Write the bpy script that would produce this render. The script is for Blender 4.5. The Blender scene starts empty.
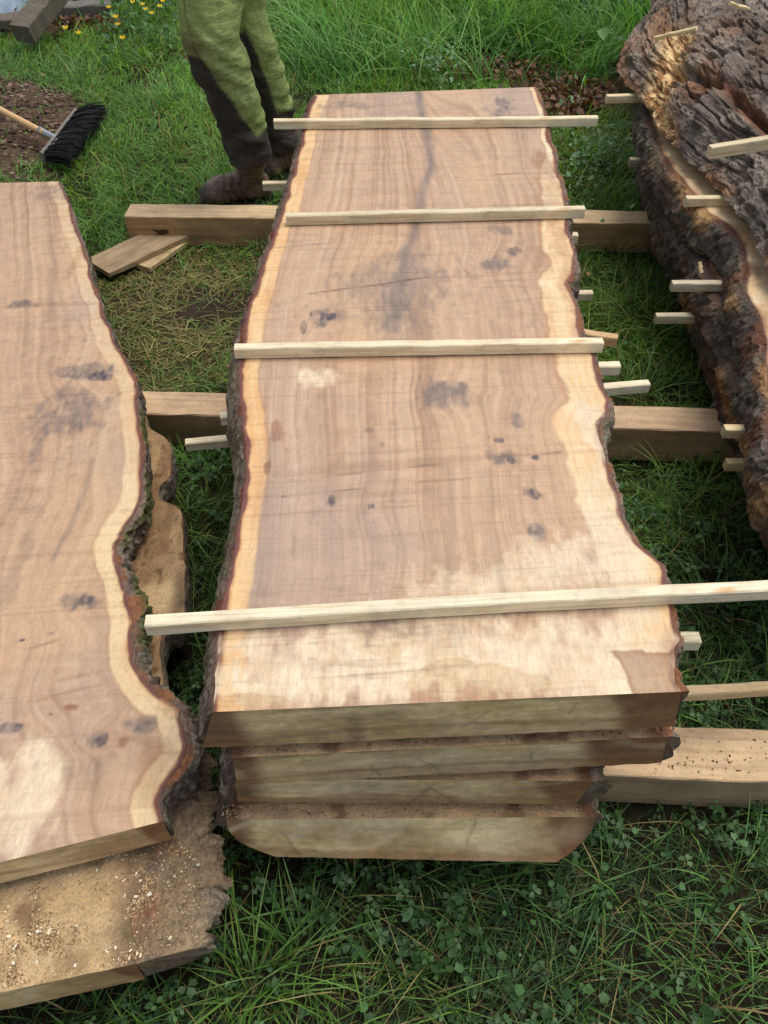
import bpy, bmesh, math, random
import numpy as np
from mathutils import Vector, Matrix

# ------------------------------------------------------------------ camera, light, exposure
SC = bpy.context.scene
COL = SC.collection
TH, F, H = math.radians(47.0), 820.0, 1.5      # pitch below the horizon, focal length (px), eye height (m)
cd = bpy.data.cameras.new('camera')
cam = bpy.data.objects.new('camera', cd); COL.objects.link(cam)
cam.location = (0, 0, H); cam.rotation_euler = (math.pi/2 - TH, 0, 0)
cd.sensor_fit = 'VERTICAL'; cd.sensor_height = 36.0; cd.lens = 36.0*F/1024
cd.clip_start = 0.02; cd.clip_end = 1000
SC.camera = cam
SUN_EL, SUN_AZ = math.radians(68), math.radians(50)   # soft sun behind thin cloud, ahead and a little right
wd = bpy.data.worlds.new('World'); SC.world = wd; wd.use_nodes = True
wn = wd.node_tree.nodes; wl = wd.node_tree.links
bg = wn['Background']; bg.inputs[1].default_value = 0.15
sky = wn.new('ShaderNodeTexSky'); sky.sky_type = 'NISHITA'; sky.sun_disc = False
sky.sun_elevation = SUN_EL; sky.sun_rotation = SUN_AZ; sky.air_density = 1.0; sky.dust_density = 3.0
hs = wn.new('ShaderNodeHueSaturation'); hs.inputs['Saturation'].default_value = 0.42
wl.new(sky.outputs[0], hs.inputs['Color']); wl.new(hs.outputs[0], bg.inputs[0])
sd = bpy.data.lights.new('sun', 'SUN'); sd.energy = 1.2; sd.angle = math.radians(35); sd.color = (1, .96, .9)
sun = bpy.data.objects.new('sun', sd); COL.objects.link(sun)
dv = Vector((math.sin(SUN_AZ)*math.cos(SUN_EL), math.cos(SUN_AZ)*math.cos(SUN_EL), math.sin(SUN_EL)))
sun.rotation_euler = dv.to_track_quat('Z', 'Y').to_euler(); sun.location = dv*20
vs = SC.view_settings; vs.view_transform = 'Standard'; vs.look = 'None'; vs.gamma = 1; vs.exposure = 0.3
SC.render.engine = 'CYCLES'; SC.cycles.use_denoising = True; SC.cycles.max_bounces = 6
SC.cycles.transparent_max_bounces = 4

rng = np.random.default_rng(11); random.seed(11)

# ------------------------------------------------------------------ surveying and noise helpers
def _dir(x, y):
    dx, dy = (x-384)/F, -(y-512)/F
    return np.array([dx, math.cos(TH)+dy*math.sin(TH), -math.sin(TH)+dy*math.cos(TH)])
def px(x, y, z=0.0):                       # where the sight line of a photo point meets the level z
    d = _dir(x, y); return np.array([0, 0, H]) + d*((z-H)/d[2])
def pd(x, y, dist):                        # ... or the upright plane at that distance
    d = _dir(x, y); return np.array([0, 0, H]) + d*(dist/d[1])
def proj(P):
    P = np.asarray(P, float); v = P - np.array([0, 0, H])
    zc = v[..., 1]*math.cos(TH) - v[..., 2]*math.sin(TH); yc = v[..., 1]*math.sin(TH) + v[..., 2]*math.cos(TH)
    return 384 + F*v[..., 0]/zc, 512 - F*yc/zc, zc
_T2 = np.random.default_rng(3).random((256, 256)); _T3 = np.random.default_rng(4).random((64, 64, 64))
def n2(x, y):
    x = np.asarray(x, float); y = np.asarray(y, float)
    x, y = np.broadcast_arrays(x, y)
    ix = np.floor(x).astype(int); iy = np.floor(y).astype(int); fx = x-ix; fy = y-iy
    fx = fx*fx*(3-2*fx); fy = fy*fy*(3-2*fy)
    a, b, c, d = (_T2[(ix+i) & 255, (iy+j) & 255] for i, j in ((0, 0), (1, 0), (0, 1), (1, 1)))
    return (a*(1-fx)+b*fx)*(1-fy) + (c*(1-fx)+d*fx)*fy
def f2(x, y, o=4, g=.5):
    s = 0; a = 1; t = 0
    for k in range(o):
        s = s + a*n2(np.asarray(x)*2**k+17.3*k, np.asarray(y)*2**k+9.1*k); t += a; a *= g
    return s/t
def n3(x, y, z):
    ix = np.floor(x).astype(int); iy = np.floor(y).astype(int); iz = np.floor(z).astype(int)
    fx, fy, fz = x-ix, y-iy, z-iz
    fx = fx*fx*(3-2*fx); fy = fy*fy*(3-2*fy); fz = fz*fz*(3-2*fz)
    r = 0
    for i in (0, 1):
        for j in (0, 1):
            for k in (0, 1):
                r = r + _T3[(ix+i) & 63, (iy+j) & 63, (iz+k) & 63]*(fx if i else 1-fx)*(fy if j else 1-fy)*(fz if k else 1-fz)
    return r
def f3(x, y, z, o=3):
    s = 0; a = 1; t = 0
    for k in range(o):
        s = s + a*n3(x*2**k+7.7*k, y*2**k+3.1*k, z*2**k+5.9*k); t += a; a *= .5
    return s/t
def ss(a, b, x):
    t = np.clip((x-a)/(b-a), 0, 1); return t*t*(3-2*t)
def lerp(a, b, t):
    t = np.asarray(t)[..., None]; return a*(1-t) + b*t
C = lambda *v: np.array(v, float)
def srgb(r, g, b):
    c = np.array([r, g, b])/255.; return np.where(c <= .04045, c/12.92, ((c+.055)/1.055)**2.4)
def inpoly(x, y, poly):
    r = np.zeros(np.shape(x), bool); n = len(poly)
    for i in range(n):
        x0, y0 = poly[i]; x1, y1 = poly[(i+1) % n]
        if y0 == y1: continue
        r ^= ((y0 > y) != (y1 > y)) & (x < (x1-x0)*(y-y0)/(y1-y0)+x0)
    return r
def segdist(X, Y, poly):                   # distance to an open polyline
    d = np.full(np.shape(X), 1e9)
    for (x0, y0), (x1, y1) in zip(poly[:-1], poly[1:]):
        vx, vy = x1-x0, y1-y0; L = vx*vx+vy*vy+1e-12
        t = np.clip(((X-x0)*vx+(Y-y0)*vy)/L, 0, 1)
        d = np.minimum(d, np.hypot(X-x0-t*vx, Y-y0-t*vy))
    return d

# ------------------------------------------------------------------ object helpers
def mesh(name, V, Q, mat=None, parent=None, col=None, smooth=True, T=None):
    V = np.asarray(V, np.float32); me = bpy.data.meshes.new(name)
    Q = np.asarray(Q, np.int32).reshape(-1, 4) if Q is not None and len(Q) else np.zeros((0, 4), np.int32)
    T = np.asarray(T, np.int32).reshape(-1, 3) if T is not None and len(T) else np.zeros((0, 3), np.int32)
    me.vertices.add(len(V)); me.vertices.foreach_set('co', V.ravel())
    nl = Q.size+T.size; me.loops.add(nl); me.loops.foreach_set('vertex_index', np.concatenate([Q.ravel(), T.ravel()]))
    n = len(Q)+len(T); me.polygons.add(n)
    st = np.concatenate([np.arange(len(Q))*4, Q.size+np.arange(len(T))*3]).astype(np.int32)
    me.polygons.foreach_set('loop_start', st)
    me.polygons.foreach_set('use_smooth', np.full(n, smooth))
    me.update(calc_edges=True); me.validate()
    if col is not None:
        c = np.ones((len(V), 4), np.float32); c[:, :3] = np.clip(col, 0, 1)
        me.color_attributes.new('Col', 'FLOAT_COLOR', 'POINT').data.foreach_set('color', c.ravel())
    o = bpy.data.objects.new(name, me); COL.objects.link(o)
    if mat: me.materials.append(mat)
    if parent: o.parent = parent
    return o
def tag(o, label=None, cat=None, group=None, kind=None):
    if cat and not kind: kind = 'thing'
    for k, v in (('label', label), ('category', cat), ('group', group), ('kind', kind)):
        if v: o[k] = v
    return o
def empty(name, loc=(0, 0, 0)):
    o = bpy.data.objects.new(name, None); COL.objects.link(o); o.location = loc; o.empty_display_size = .1; return o
def setloc(o, loc):                        # move the origin without moving the mesh
    loc = Vector(loc); o.data.transform(Matrix.Translation(-loc)); o.location = loc; return o
def grid(nu, nv, off=0):                   # quads of a (nv, nu) vertex grid
    i = np.arange(nu-1)[None, :]; j = np.arange(nv-1)[:, None]; a = j*nu+i+off
    return np.stack([a, a+1, a+nu+1, a+nu], -1).reshape(-1, 4)

# ------------------------------------------------------------------ materials
def mat(name, build, rough=.8, spec=.25):
    m = bpy.data.materials.new(name); m.use_nodes = True; nt = m.node_tree
    b = nt.nodes['Principled BSDF']; b.inputs['Roughness'].default_value = rough
    b.inputs['Specular IOR Level'].default_value = spec
    build(nt, b); return m
def N(nt, t, **k):
    n = nt.nodes.new(t)
    for a, v in k.items(): setattr(n, a, v)
    return n
def coords(nt, scale=(1, 1, 1), kind='Object', rot=(0, 0, 0)):
    tc = N(nt, 'ShaderNodeTexCoord'); mp = N(nt, 'ShaderNodeMapping'); mp.inputs['Scale'].default_value = scale
    mp.inputs['Rotation'].default_value = rot
    nt.links.new(tc.outputs[kind], mp.inputs[0]); return mp.outputs[0]
def noise(nt, vec, scale, detail=3, rough=.6, dist=0):
    n = N(nt, 'ShaderNodeTexNoise'); n.inputs['Scale'].default_value = scale; n.inputs['Detail'].default_value = detail
    n.inputs['Roughness'].default_value = rough; n.inputs['Distortion'].default_value = dist
    nt.links.new(vec, n.inputs['Vector']); return n.outputs['Fac']
def ramp(nt, fac, stops):
    r = N(nt, 'ShaderNodeValToRGB'); e = r.color_ramp.elements
    while len(e) < len(stops): e.new(.5)
    for k, (p, c) in enumerate(stops):
        e[k].position = p; e[k].color = (*c, 1) if len(c) == 3 else c
    nt.links.new(fac, r.inputs[0]); return r.outputs[0]
def g(v): return (v, v, v)
def mul(nt, a, b, fac=1.0, mode='MULTIPLY'):
    m = N(nt, 'ShaderNodeMix', data_type='RGBA', blend_type=mode); m.inputs['Factor'].default_value = fac
    for s, v in ((6, a), (7, b)):
        if hasattr(v, 'default_value') or hasattr(v, 'links'): nt.links.new(v, m.inputs[s])
        else: m.inputs[s].default_value = (*v, 1)
    return m.outputs[2]
def attr(nt): return N(nt, 'ShaderNodeAttribute', attribute_name='Col').outputs['Color']
def bump(nt, b, hgt, dist, strength=1.0, prev=None):
    n = N(nt, 'ShaderNodeBump'); n.inputs['Distance'].default_value = dist; n.inputs['Strength'].default_value = strength
    nt.links.new(hgt, n.inputs['Height'])
    if prev: nt.links.new(prev, n.inputs['Normal'])
    nt.links.new(n.outputs[0], b.inputs['Normal']); return n.outputs[0]

def _wood(nt, b):
    c = attr(nt)
    v1 = coords(nt, (380, 14, 1)); g1 = ramp(nt, noise(nt, v1, 1, 3), [(.3, g(.93)), (.7, g(1.04))])      # fine pores along the grain
    v2 = coords(nt, (1.4, 260, 1), rot=(0, 0, .05)); s0 = noise(nt, v2, 1, 3, .7); g2 = ramp(nt, s0, [(.22, g(.88)), (.36, g(.99)), (.8, g(1.02))])   # band-saw marks
    v3 = coords(nt, (30, 30, 30)); g3 = ramp(nt, noise(nt, v3, 1, 5, .7), [(.3, g(.9)), (.7, g(1.08))])
    v4 = coords(nt, (620, 34, 1)); fl = noise(nt, v4, 1, 2, .5); g4 = ramp(nt, fl, [(.30, g(.62)), (.40, g(1))])       # open pores
    v5 = coords(nt, (260, 120, 1), rot=(0, 0, .5)); g5 = ramp(nt, noise(nt, v5, 1, 4, .75), [(.3, g(.88)), (.55, g(1)), (.8, g(1.07))])
    c = mul(nt, mul(nt, mul(nt, c, g1), g2), g3); c = mul(nt, mul(nt, c, g4, .55), g5)
    nt.links.new(c, b.inputs['Base Color'])
    p = bump(nt, b, s0, .0008, .6); bump(nt, b, noise(nt, v1, 1, 2), .0006, .6, p)
M_WOOD = mat('oak_sawn', _wood, .6, .4)
def _end(nt, b):
    c = attr(nt); v = coords(nt, (60, 60, 60)); n = noise(nt, v, 1, 5, .7)
    c = mul(nt, c, ramp(nt, n, [(.3, g(.8)), (.7, g(1.12))]))
    v2 = coords(nt, (30, 30, 120), rot=(0, .35, 0)); n2_ = noise(nt, v2, 1, 2); c = mul(nt, c, ramp(nt, n2_, [(.3, g(.88)), (.7, g(1.06))]))
    nt.links.new(c, b.inputs['Base Color']); p = bump(nt, b, n2_, .0015, .7); bump(nt, b, n, .002, .5, p)
M_END = mat('oak_end_grain', _end, .75, .25)
def _bark(nt, b):
    c = attr(nt); v = coords(nt, (1, .6, 1)); n = noise(nt, v, 170, 6, .8); m = noise(nt, v, 28, 5, .7)
    c = mul(nt, c, ramp(nt, n, [(.32, g(.42)), (.5, g(1)), (.7, g(1.6))]))
    c = mul(nt, c, ramp(nt, m, [(.3, g(.65)), (.7, g(1.3))]))
    nt.links.new(c, b.inputs['Base Color']); p = bump(nt, b, m, .012, .8); bump(nt, b, n, .006, .9, p)
M_BARK = mat('bark', _bark, .92, .15)
def _pine(nt, b):
    oi = N(nt, 'ShaderNodeObjectInfo'); v = coords(nt, (6, 160, 160)); n = noise(nt, v, 1, 4, .6, .3)
    c = ramp(nt, n, [(.25, srgb(206, 178, 138)), (.5, srgb(236, 222, 190)), (.8, srgb(243, 233, 208))])
    c = mul(nt, c, attr(nt))
    k = coords(nt, (5, 20, 20)); kn = ramp(nt, noise(nt, k, 1, 2), [(.72, g(1)), (.8, (.78, .55, .36))])
    c = mul(nt, c, kn)
    d = coords(nt, (40, 40, 40)); c = mul(nt, c, ramp(nt, noise(nt, d, 1, 4, .7), [(.3, g(.7)), (.52, g(1))]), .6)
    c = mul(nt, c, ramp(nt, noise(nt, coords(nt, (4, 30, 30)), 1, 4, .7), [(.35, g(.82)), (.6, g(1.05))]))
    nt.links.new(c, b.inputs['Base Color']); bump(nt, b, n, .002, .5)
M_PINE = mat('pine_batten', _pine, .7, .25)
def _beam(nt, b):
    v = coords(nt, (3, 70, 70)); n = noise(nt, v, 1, 4, .65, .4); m = noise(nt, coords(nt, (9, 14, 14)), 1, 4, .65)
    c = mul(nt, attr(nt), ramp(nt, n, [(.25, g(.68)), (.5, g(1)), (.8, g(1.2))]))
    c = mul(nt, c, ramp(nt, m, [(.3, g(.7)), (.65, g(1.1))]))
    sp = noise(nt, coords(nt, (150, 150, 150)), 1, 2); c = mul(nt, c, ramp(nt, sp, [(.28, g(.35)), (.36, g(1))]), .7)
    nt.links.new(c, b.inputs['Base Color']); p = bump(nt, b, n, .003, .6); bump(nt, b, sp, .002, .5, p)
M_BEAM = mat('oak_bearer', _beam, .85, .2)
def _dust(nt, b):
    n = noise(nt, coords(nt, (1, 1, 1)), 230, 5, .8); m = noise(nt, coords(nt, (1, 1, 1)), 16, 5, .7)
    c = mul(nt, attr(nt), ramp(nt, n, [(.3, g(.5)), (.48, g(1)), (.75, g(1.4))])); c = mul(nt, c, ramp(nt, m, [(.3, g(.72)), (.65, g(1.15))]))
    nt.links.new(c, b.inputs['Base Color']); p = bump(nt, b, m, .006, .7); bump(nt, b, n, .004, .9, p)
M_DUST = mat('sawdust_covered_oak', _dust, .95, .1)
def _ground(nt, b):
    n = noise(nt, coords(nt), 60, 6, .75); m = noise(nt, coords(nt), 9, 4, .6)
    c = mul(nt, attr(nt), ramp(nt, n, [(.3, g(.5)), (.5, g(1)), (.75, g(1.5))])); c = mul(nt, c, ramp(nt, m, [(.3, g(.7)), (.7, g(1.25))]))
    nt.links.new(c, b.inputs['Base Color']); p = bump(nt, b, m, .03, .6); bump(nt, b, n, .012, .9, p)
M_GROUND = mat('soil_and_moss', _ground, .95, .1)
def leafmat(name, tr=.35, rough=.55):
    m = bpy.data.materials.new(name); m.use_nodes = True; nt = m.node_tree; b = nt.nodes['Principled BSDF']
    c = attr(nt); nt.links.new(c, b.inputs['Base Color']); b.inputs['Roughness'].default_value = rough
    b.inputs['Specular IOR Level'].default_value = .3
    t = N(nt, 'ShaderNodeBsdfTranslucent'); nt.links.new(mul(nt, c, (1.2, 1.25, .6)), t.inputs[0])
    mx = N(nt, 'ShaderNodeMixShader'); mx.inputs[0].default_value = tr
    nt.links.new(b.outputs[0], mx.inputs[1]); nt.links.new(t.outputs[0], mx.inputs[2])
    nt.links.new(mx.outputs[0], nt.nodes['Material Output'].inputs[0]); return m
M_GRASS = leafmat('grass_blade'); M_LEAF = leafmat('weed_leaf', .25, .5); M_PETAL = leafmat('petal', .3, .4)
def flat(name, col, rough=.7, spec=.3, var=.25, scale=40, bd=.002, stretch=(1, 1, 1), metal=0):
    def f(nt, b):
        n = noise(nt, coords(nt, stretch), scale, 5, .7)
        c = mul(nt, col, ramp(nt, n, [(.3, g(1-var)), (.7, g(1+var))])); nt.links.new(c, b.inputs['Base Color'])
        b.inputs['Metallic'].default_value = metal
        if bd: bump(nt, b, n, bd, .7)
    return mat(name, f, rough, spec)
def attrmat(name, scale, bd, rough=.85, var=.25, spec=.2):
    def f(nt, b):
        n = noise(nt, coords(nt), scale, 5, .7)
        c = mul(nt, attr(nt), ramp(nt, n, [(.3, g(1-var)), (.7, g(1+var))])); nt.links.new(c, b.inputs['Base Color'])
        bump(nt, b, n, bd, .7)
    return mat(name, f, rough, spec)
M_CHIP = attrmat('chip', 200, .001)
def _cloth(nt, b):
    n = noise(nt, coords(nt), 55, 5, .75); m = noise(nt, coords(nt, (14, 14, 75), rot=(.2, .25, 0)), 1, 4, .6, .6)
    c = mul(nt, attr(nt), ramp(nt, n, [(.3, g(.72)), (.7, g(1.25))])); c = mul(nt, c, ramp(nt, m, [(.3, g(.88)), (.65, g(1.08))]))
    nt.links.new(c, b.inputs['Base Color']); p = bump(nt, b, m, .010, .8); bump(nt, b, n, .006, .7, p)
M_CLOTH = mat('work_cloth', _cloth, .9, .15)

# ------------------------------------------------------------------ outlines of the sawn stacks (surveyed on their top faces)
ZB = .11                                                    # top of the bearers
def P2(pts, z): return np.array([px(x, y, z)[:2] for x, y in pts])
Z1 = .505
L1 = P2([(209,712),(210,690),(212,655),(215,625),(219,600),(226,565),(232,530),(238,495),(243,468),(243,447),(238,425),(236,400),(236,370),(239,335),(247,300),(256,272),(270,236),(280,206),(288,180),(297,150),(304,125),(307,108),(312,95)], Z1)
R1 = P2([(688,690),(682,682),(681,665),(679,652),(686,641),(680,625),(675,600),(671,578),(665,562),(652,552),(640,543),(632,530),(627,512),(624,495),(617,478),(611,462),(607,448),(604,435),(604,425),(613,413),(614,400),(606,385),(600,372),(597,355),(587,340),(583,325),(582,308),(574,292),(571,284),(579,274),(579,258),(576,243),(570,225),(569,205),(566,190),(561,172),(557,152),(552,138),(550,120),(546,106),(537,87)], Z1)
_SI = P2([(600,700),(618,640),(622,600),(606,565),(598,545),(590,522),(580,500),(574,480),(569,460),(563,440),(560,420),(568,402),(560,380),(556,360),(553,345),(549,330),(546,310),(544,290),(548,275),(554,262),(545,250),(543,230),(546,215),(542,200),(541,180),(545,165),(548,150),(543,120),(532,90)], Z1)
_SO = np.interp(_SI[:, 1][::-1]*0+_SI[:, 1], R1[:, 1], R1[:, 0])-_SI[:, 0]
Z1L = .26
_e0, _e1 = px(0,862,Z1L), px(166,820,Z1L); L1L = np.array([[-1.55, _e1[1]+(_e0[1]-_e1[1])/(_e0[0]-_e1[0])*(-1.55-_e1[0])], [-1.6, 1.2], [-1.55, 2.0], [-1.5, 2.63]])
R1L = P2([(166,820),(160,800),(168,785),(184,768),(193,748),(191,725),(187,703),(170,692),(153,677),(143,660),(140,635),(140,610),(135,592),(127,578),(122,562),(123,545),(130,530),(141,515),(147,500),(146,480),(145,455),(142,430),(140,405),(137,380),(127,360),(114,335),(104,310),(94,280),(87,255),(77,225),(69,200),(62,181)], Z1L)
Z2L = .175
_e0, _e1 = px(0,991,Z2L), px(195,949,Z2L); L2L = np.array([[-1.3, _e1[1]+(_e0[1]-_e1[1])/(_e0[0]-_e1[0])*(-1.3-_e1[0])], [-1.4, 1.2], [-1.4, 2.0], [-1.4, 2.55]])
R2L = P2([(202,945),(200,925),(198,900),(204,880),(206,855),(200,830),(196,800),(190,775),(188,745),(180,720),(166,690),(160,650),(162,634),(180,626),(186,616),(185,560),(184,516),(180,506),(160,500),(160,486),(172,478),(172,446),(166,436),(150,428),(146,415),(138,395),(124,365),(108,330),(95,300),(80,260),(66,220),(58,195)], Z2L)

def resample(poly, t):                                      # by normalised y
    y = poly[:, 1]; o = np.argsort(y); ty = (y[o]-y[o][0])/(y[o][-1]-y[o][0])
    return np.stack([np.interp(t, ty, poly[o, 0]), np.interp(t, ty, y[o])], -1)
def smooth_curve(Pn, k=2):
    for _ in range(k):
        Q = Pn.copy(); Q[1:-1] = (Pn[:-2]+2*Pn[1:-1]+Pn[2:])/4; Pn = Q
    return Pn

HEART, HEART2, HPALE = srgb(196, 161, 130), srgb(166, 131, 103), srgb(211, 182, 153)
SAP, SAP2, RED, GREY, WHITE = srgb(232, 202, 156), srgb(222, 178, 126), srgb(112, 66, 54), srgb(118, 104, 97), srgb(232, 213, 180)

def ell(X, Y, cx, cy, rx, ry, z, wob=.5, sc=14., soft=True):           # soft uneven patch, centre and radii from the survey
    c = px(cx, cy, z); r = px(cx+rx, cy, z)[0]-c[0]; q = (px(cx, cy-ry, z)[1]-px(cx, cy+ry, z)[1])/2
    d = np.hypot((X-c[0])/r, (Y-c[1])/q)
    d = d + (wob+.35)*(f2(X*46+cx, Y*24+cy, 4)-.5)*2 + .25*(f2(X*150, Y*60, 2)-.5)
    return 1-(ss(.45, 1.15, d) if soft else ss(.62, .92, d))

def slab_color(X, Y, dl, dr, spec, z):
    W = dl+dr; s = dl/W
    f = (s-.5)*.8 + .085*(f2(X*2.2+5, Y*1.3, 3)-.5) + .02*(f2(X*7, Y*2.5+3, 3)-.5)
    for (cx, cy, rx, ry, a) in spec.get('swirl', ()):
        c = px(cx, cy, z); r = px(cx+rx, cy, z)[0]-c[0]; q = (px(cx, cy-ry, z)[1]-px(cx, cy+ry, z)[1])/2
        f = f + .9*a*np.exp(-((X-c[0])/r)**2-((Y-c[1])/q)**2)
    f = f + spec.get('cath', 0)*((Y-spec.get('cy', 1))**2)*np.exp(-((s-.5)/.2)**2)
    r1 = f2(f*75, Y*.8, 2); r2 = f2(f*190+40, Y*1.6, 2); big = f2(f*14+3, Y*.7, 2)
    tone = .42*r1 + .36*r2 + .12*f2(X*90, Y*40, 3) + .2*big - .05
    c = lerp(HEART2, HEART, ss(.2, .6, tone)); c = lerp(c, HPALE, ss(.55, .85, tone)*.8)
    c = lerp(c, srgb(204, 168, 128), ss(.48, .75, f2(X*3.5+9, Y*1.8, 3))*.5); c = lerp(c, srgb(172, 152, 138), ss(.5, .72, f2(X*5+29, Y*2.6, 4))*.5)
    thin = ss(.74, .9, n2(f*150+7, Y*1.1))*.24*ss(.3, .6, f2(X*5, Y*2, 2)); c = lerp(c, srgb(140, 112, 92), thin)
    # sap wood bands along both edges
    for side, dd, key in ((0, dl, 'lw'), (1, dr, 'rw')):
        w = spec[key]; wv = w[0]*(.8+.5*f2(Y*5+side*31, X*2, 3)) if not callable(w) else w(X, Y)
        k = 1-ss(.9, 1.04, dd/wv+.10*(f2(X*34, Y*16, 3)-.5))
        if callable(w): wv = wv*(1+.0*dd)
        sapc = lerp(SAP2, SAP, np.clip(spec.get('pale', 0)+ss(.3, .62, f2(dd*120+X*4, Y*5, 3))*.55+ss(.3, .6, f2(X*9, Y*6+side*4, 4))*.5, 0, 1))
        if side == 0 and 'sapl' in spec: sapc = sapc*np.array(spec['sapl'])
        sapc = lerp(sapc, WHITE, ss(.5, .8, f2(X*11, Y*11+side*5, 3))*.6*spec.get('sw', (1, 1))[side])
        c = lerp(c, sapc, k*(.95 if not spec.get('pale') else .45+.45*ss(1.6, 1.05, Y)))
        ring = np.exp(-((dd/wv-1.03)/.07)**2)*.42*ss(.3, .55, f2(X*12, Y*8, 3)); c = lerp(c, srgb(176, 124, 82), ring)
        rb = w[1]*.75 if not callable(w) else .011
        e = dd/(rb*(.15+.9*f2(Y*22, X*9+side*7, 4)))
        c = lerp(c, srgb(186, 128, 76), (1-ss(1.0, 1.6, e))*.6); c = lerp(c, RED, 1-ss(.75, 1.05, e))
    for (cx, cy, rx, ry, a, kind) in spec.get('marks', ()):
        m = ell(X, Y, cx, cy, rx, ry, z, soft=kind not in 'kd')*a
        t = dict(g=GREY, d=srgb(66, 56, 58), w=WHITE, b=srgb(150, 98, 62), r=srgb(140, 90, 62), t=srgb(190, 146, 98), k=srgb(74, 66, 74))[kind]
        if kind == 'w': m = m*1.0; wsp = ss(.36, .66, f2(X*150, Y*50, 3))*.4+.35*ss(.35, .6, f2(X*24, Y*16, 3)); c = lerp(c, srgb(216, 190, 154), np.clip(m*.62, 0, 1)); m = m*wsp
        if kind in 'gk': m = m*(.55+.6*ss(.28, .7, f2(X*120, Y*45, 3)))
        c = lerp(c, t, np.clip(m, 0, 1))
    for pts, wd_, a, kind in spec.get('streaks', ()):
        pl = P2(pts, z); d = segdist(X+.014*(f2(X*9, Y*7, 3)-.5), Y, pl)
        m = np.exp(-(d/wd_)**2)*a*(.35+.9*f2(X*60, Y*14, 3))
        if kind == 'd': m = m*(.1+.9*ss(.38, .62, n2(X*16, Y*9)))
        c = lerp(c, GREY if kind == 'g' else srgb(70, 52, 42), np.clip(m, 0, 1))
    fl_ = ss(.7, .88, n2(X*34+3*f2(X*8, Y*8, 2), Y*190))*ss(.45, .65, f2(X*4+60, Y*3, 3)); c = c*(1-.16*fl_[..., None])      # ray fleck
    # band-saw lines and checks right across the board
    q = Y - .085*X + .01*f2(X*2, Y*3, 2)
    ln = ss(.7, .95, n2(q*150, X*2.3+4))*.13 + ss(.74, .97, n2(q*300+5, X*4+9))*.16 + ss(.8, .97, n2(q*40+11, X*2.2))*.2
    c = c*(1-ln[..., None]*np.array([.8, .95, 1.]))
    dk = ss(.72, .9, f2(X*70, Y*26, 2))*.13; c = c*(1-dk[..., None])
    for pts, colr, a in spec.get('wet', ()):
        pl = P2(pts, z); wx, wy = X+.03*(f2(X*22, Y*22, 4)-.5), Y+.03*(f2(X*22+9, Y*22+5, 4)-.5)
        ins = inpoly(wx, wy, pl); d = segdist(wx, wy, list(pl)+[pl[0]])
        m = np.where(ins, .72+.28*np.exp(-d/.004), np.exp(-(d/.0025)**2))*a; c = c*(1-m[..., None]) + c*np.array(colr)*m[..., None]
    return c

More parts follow.
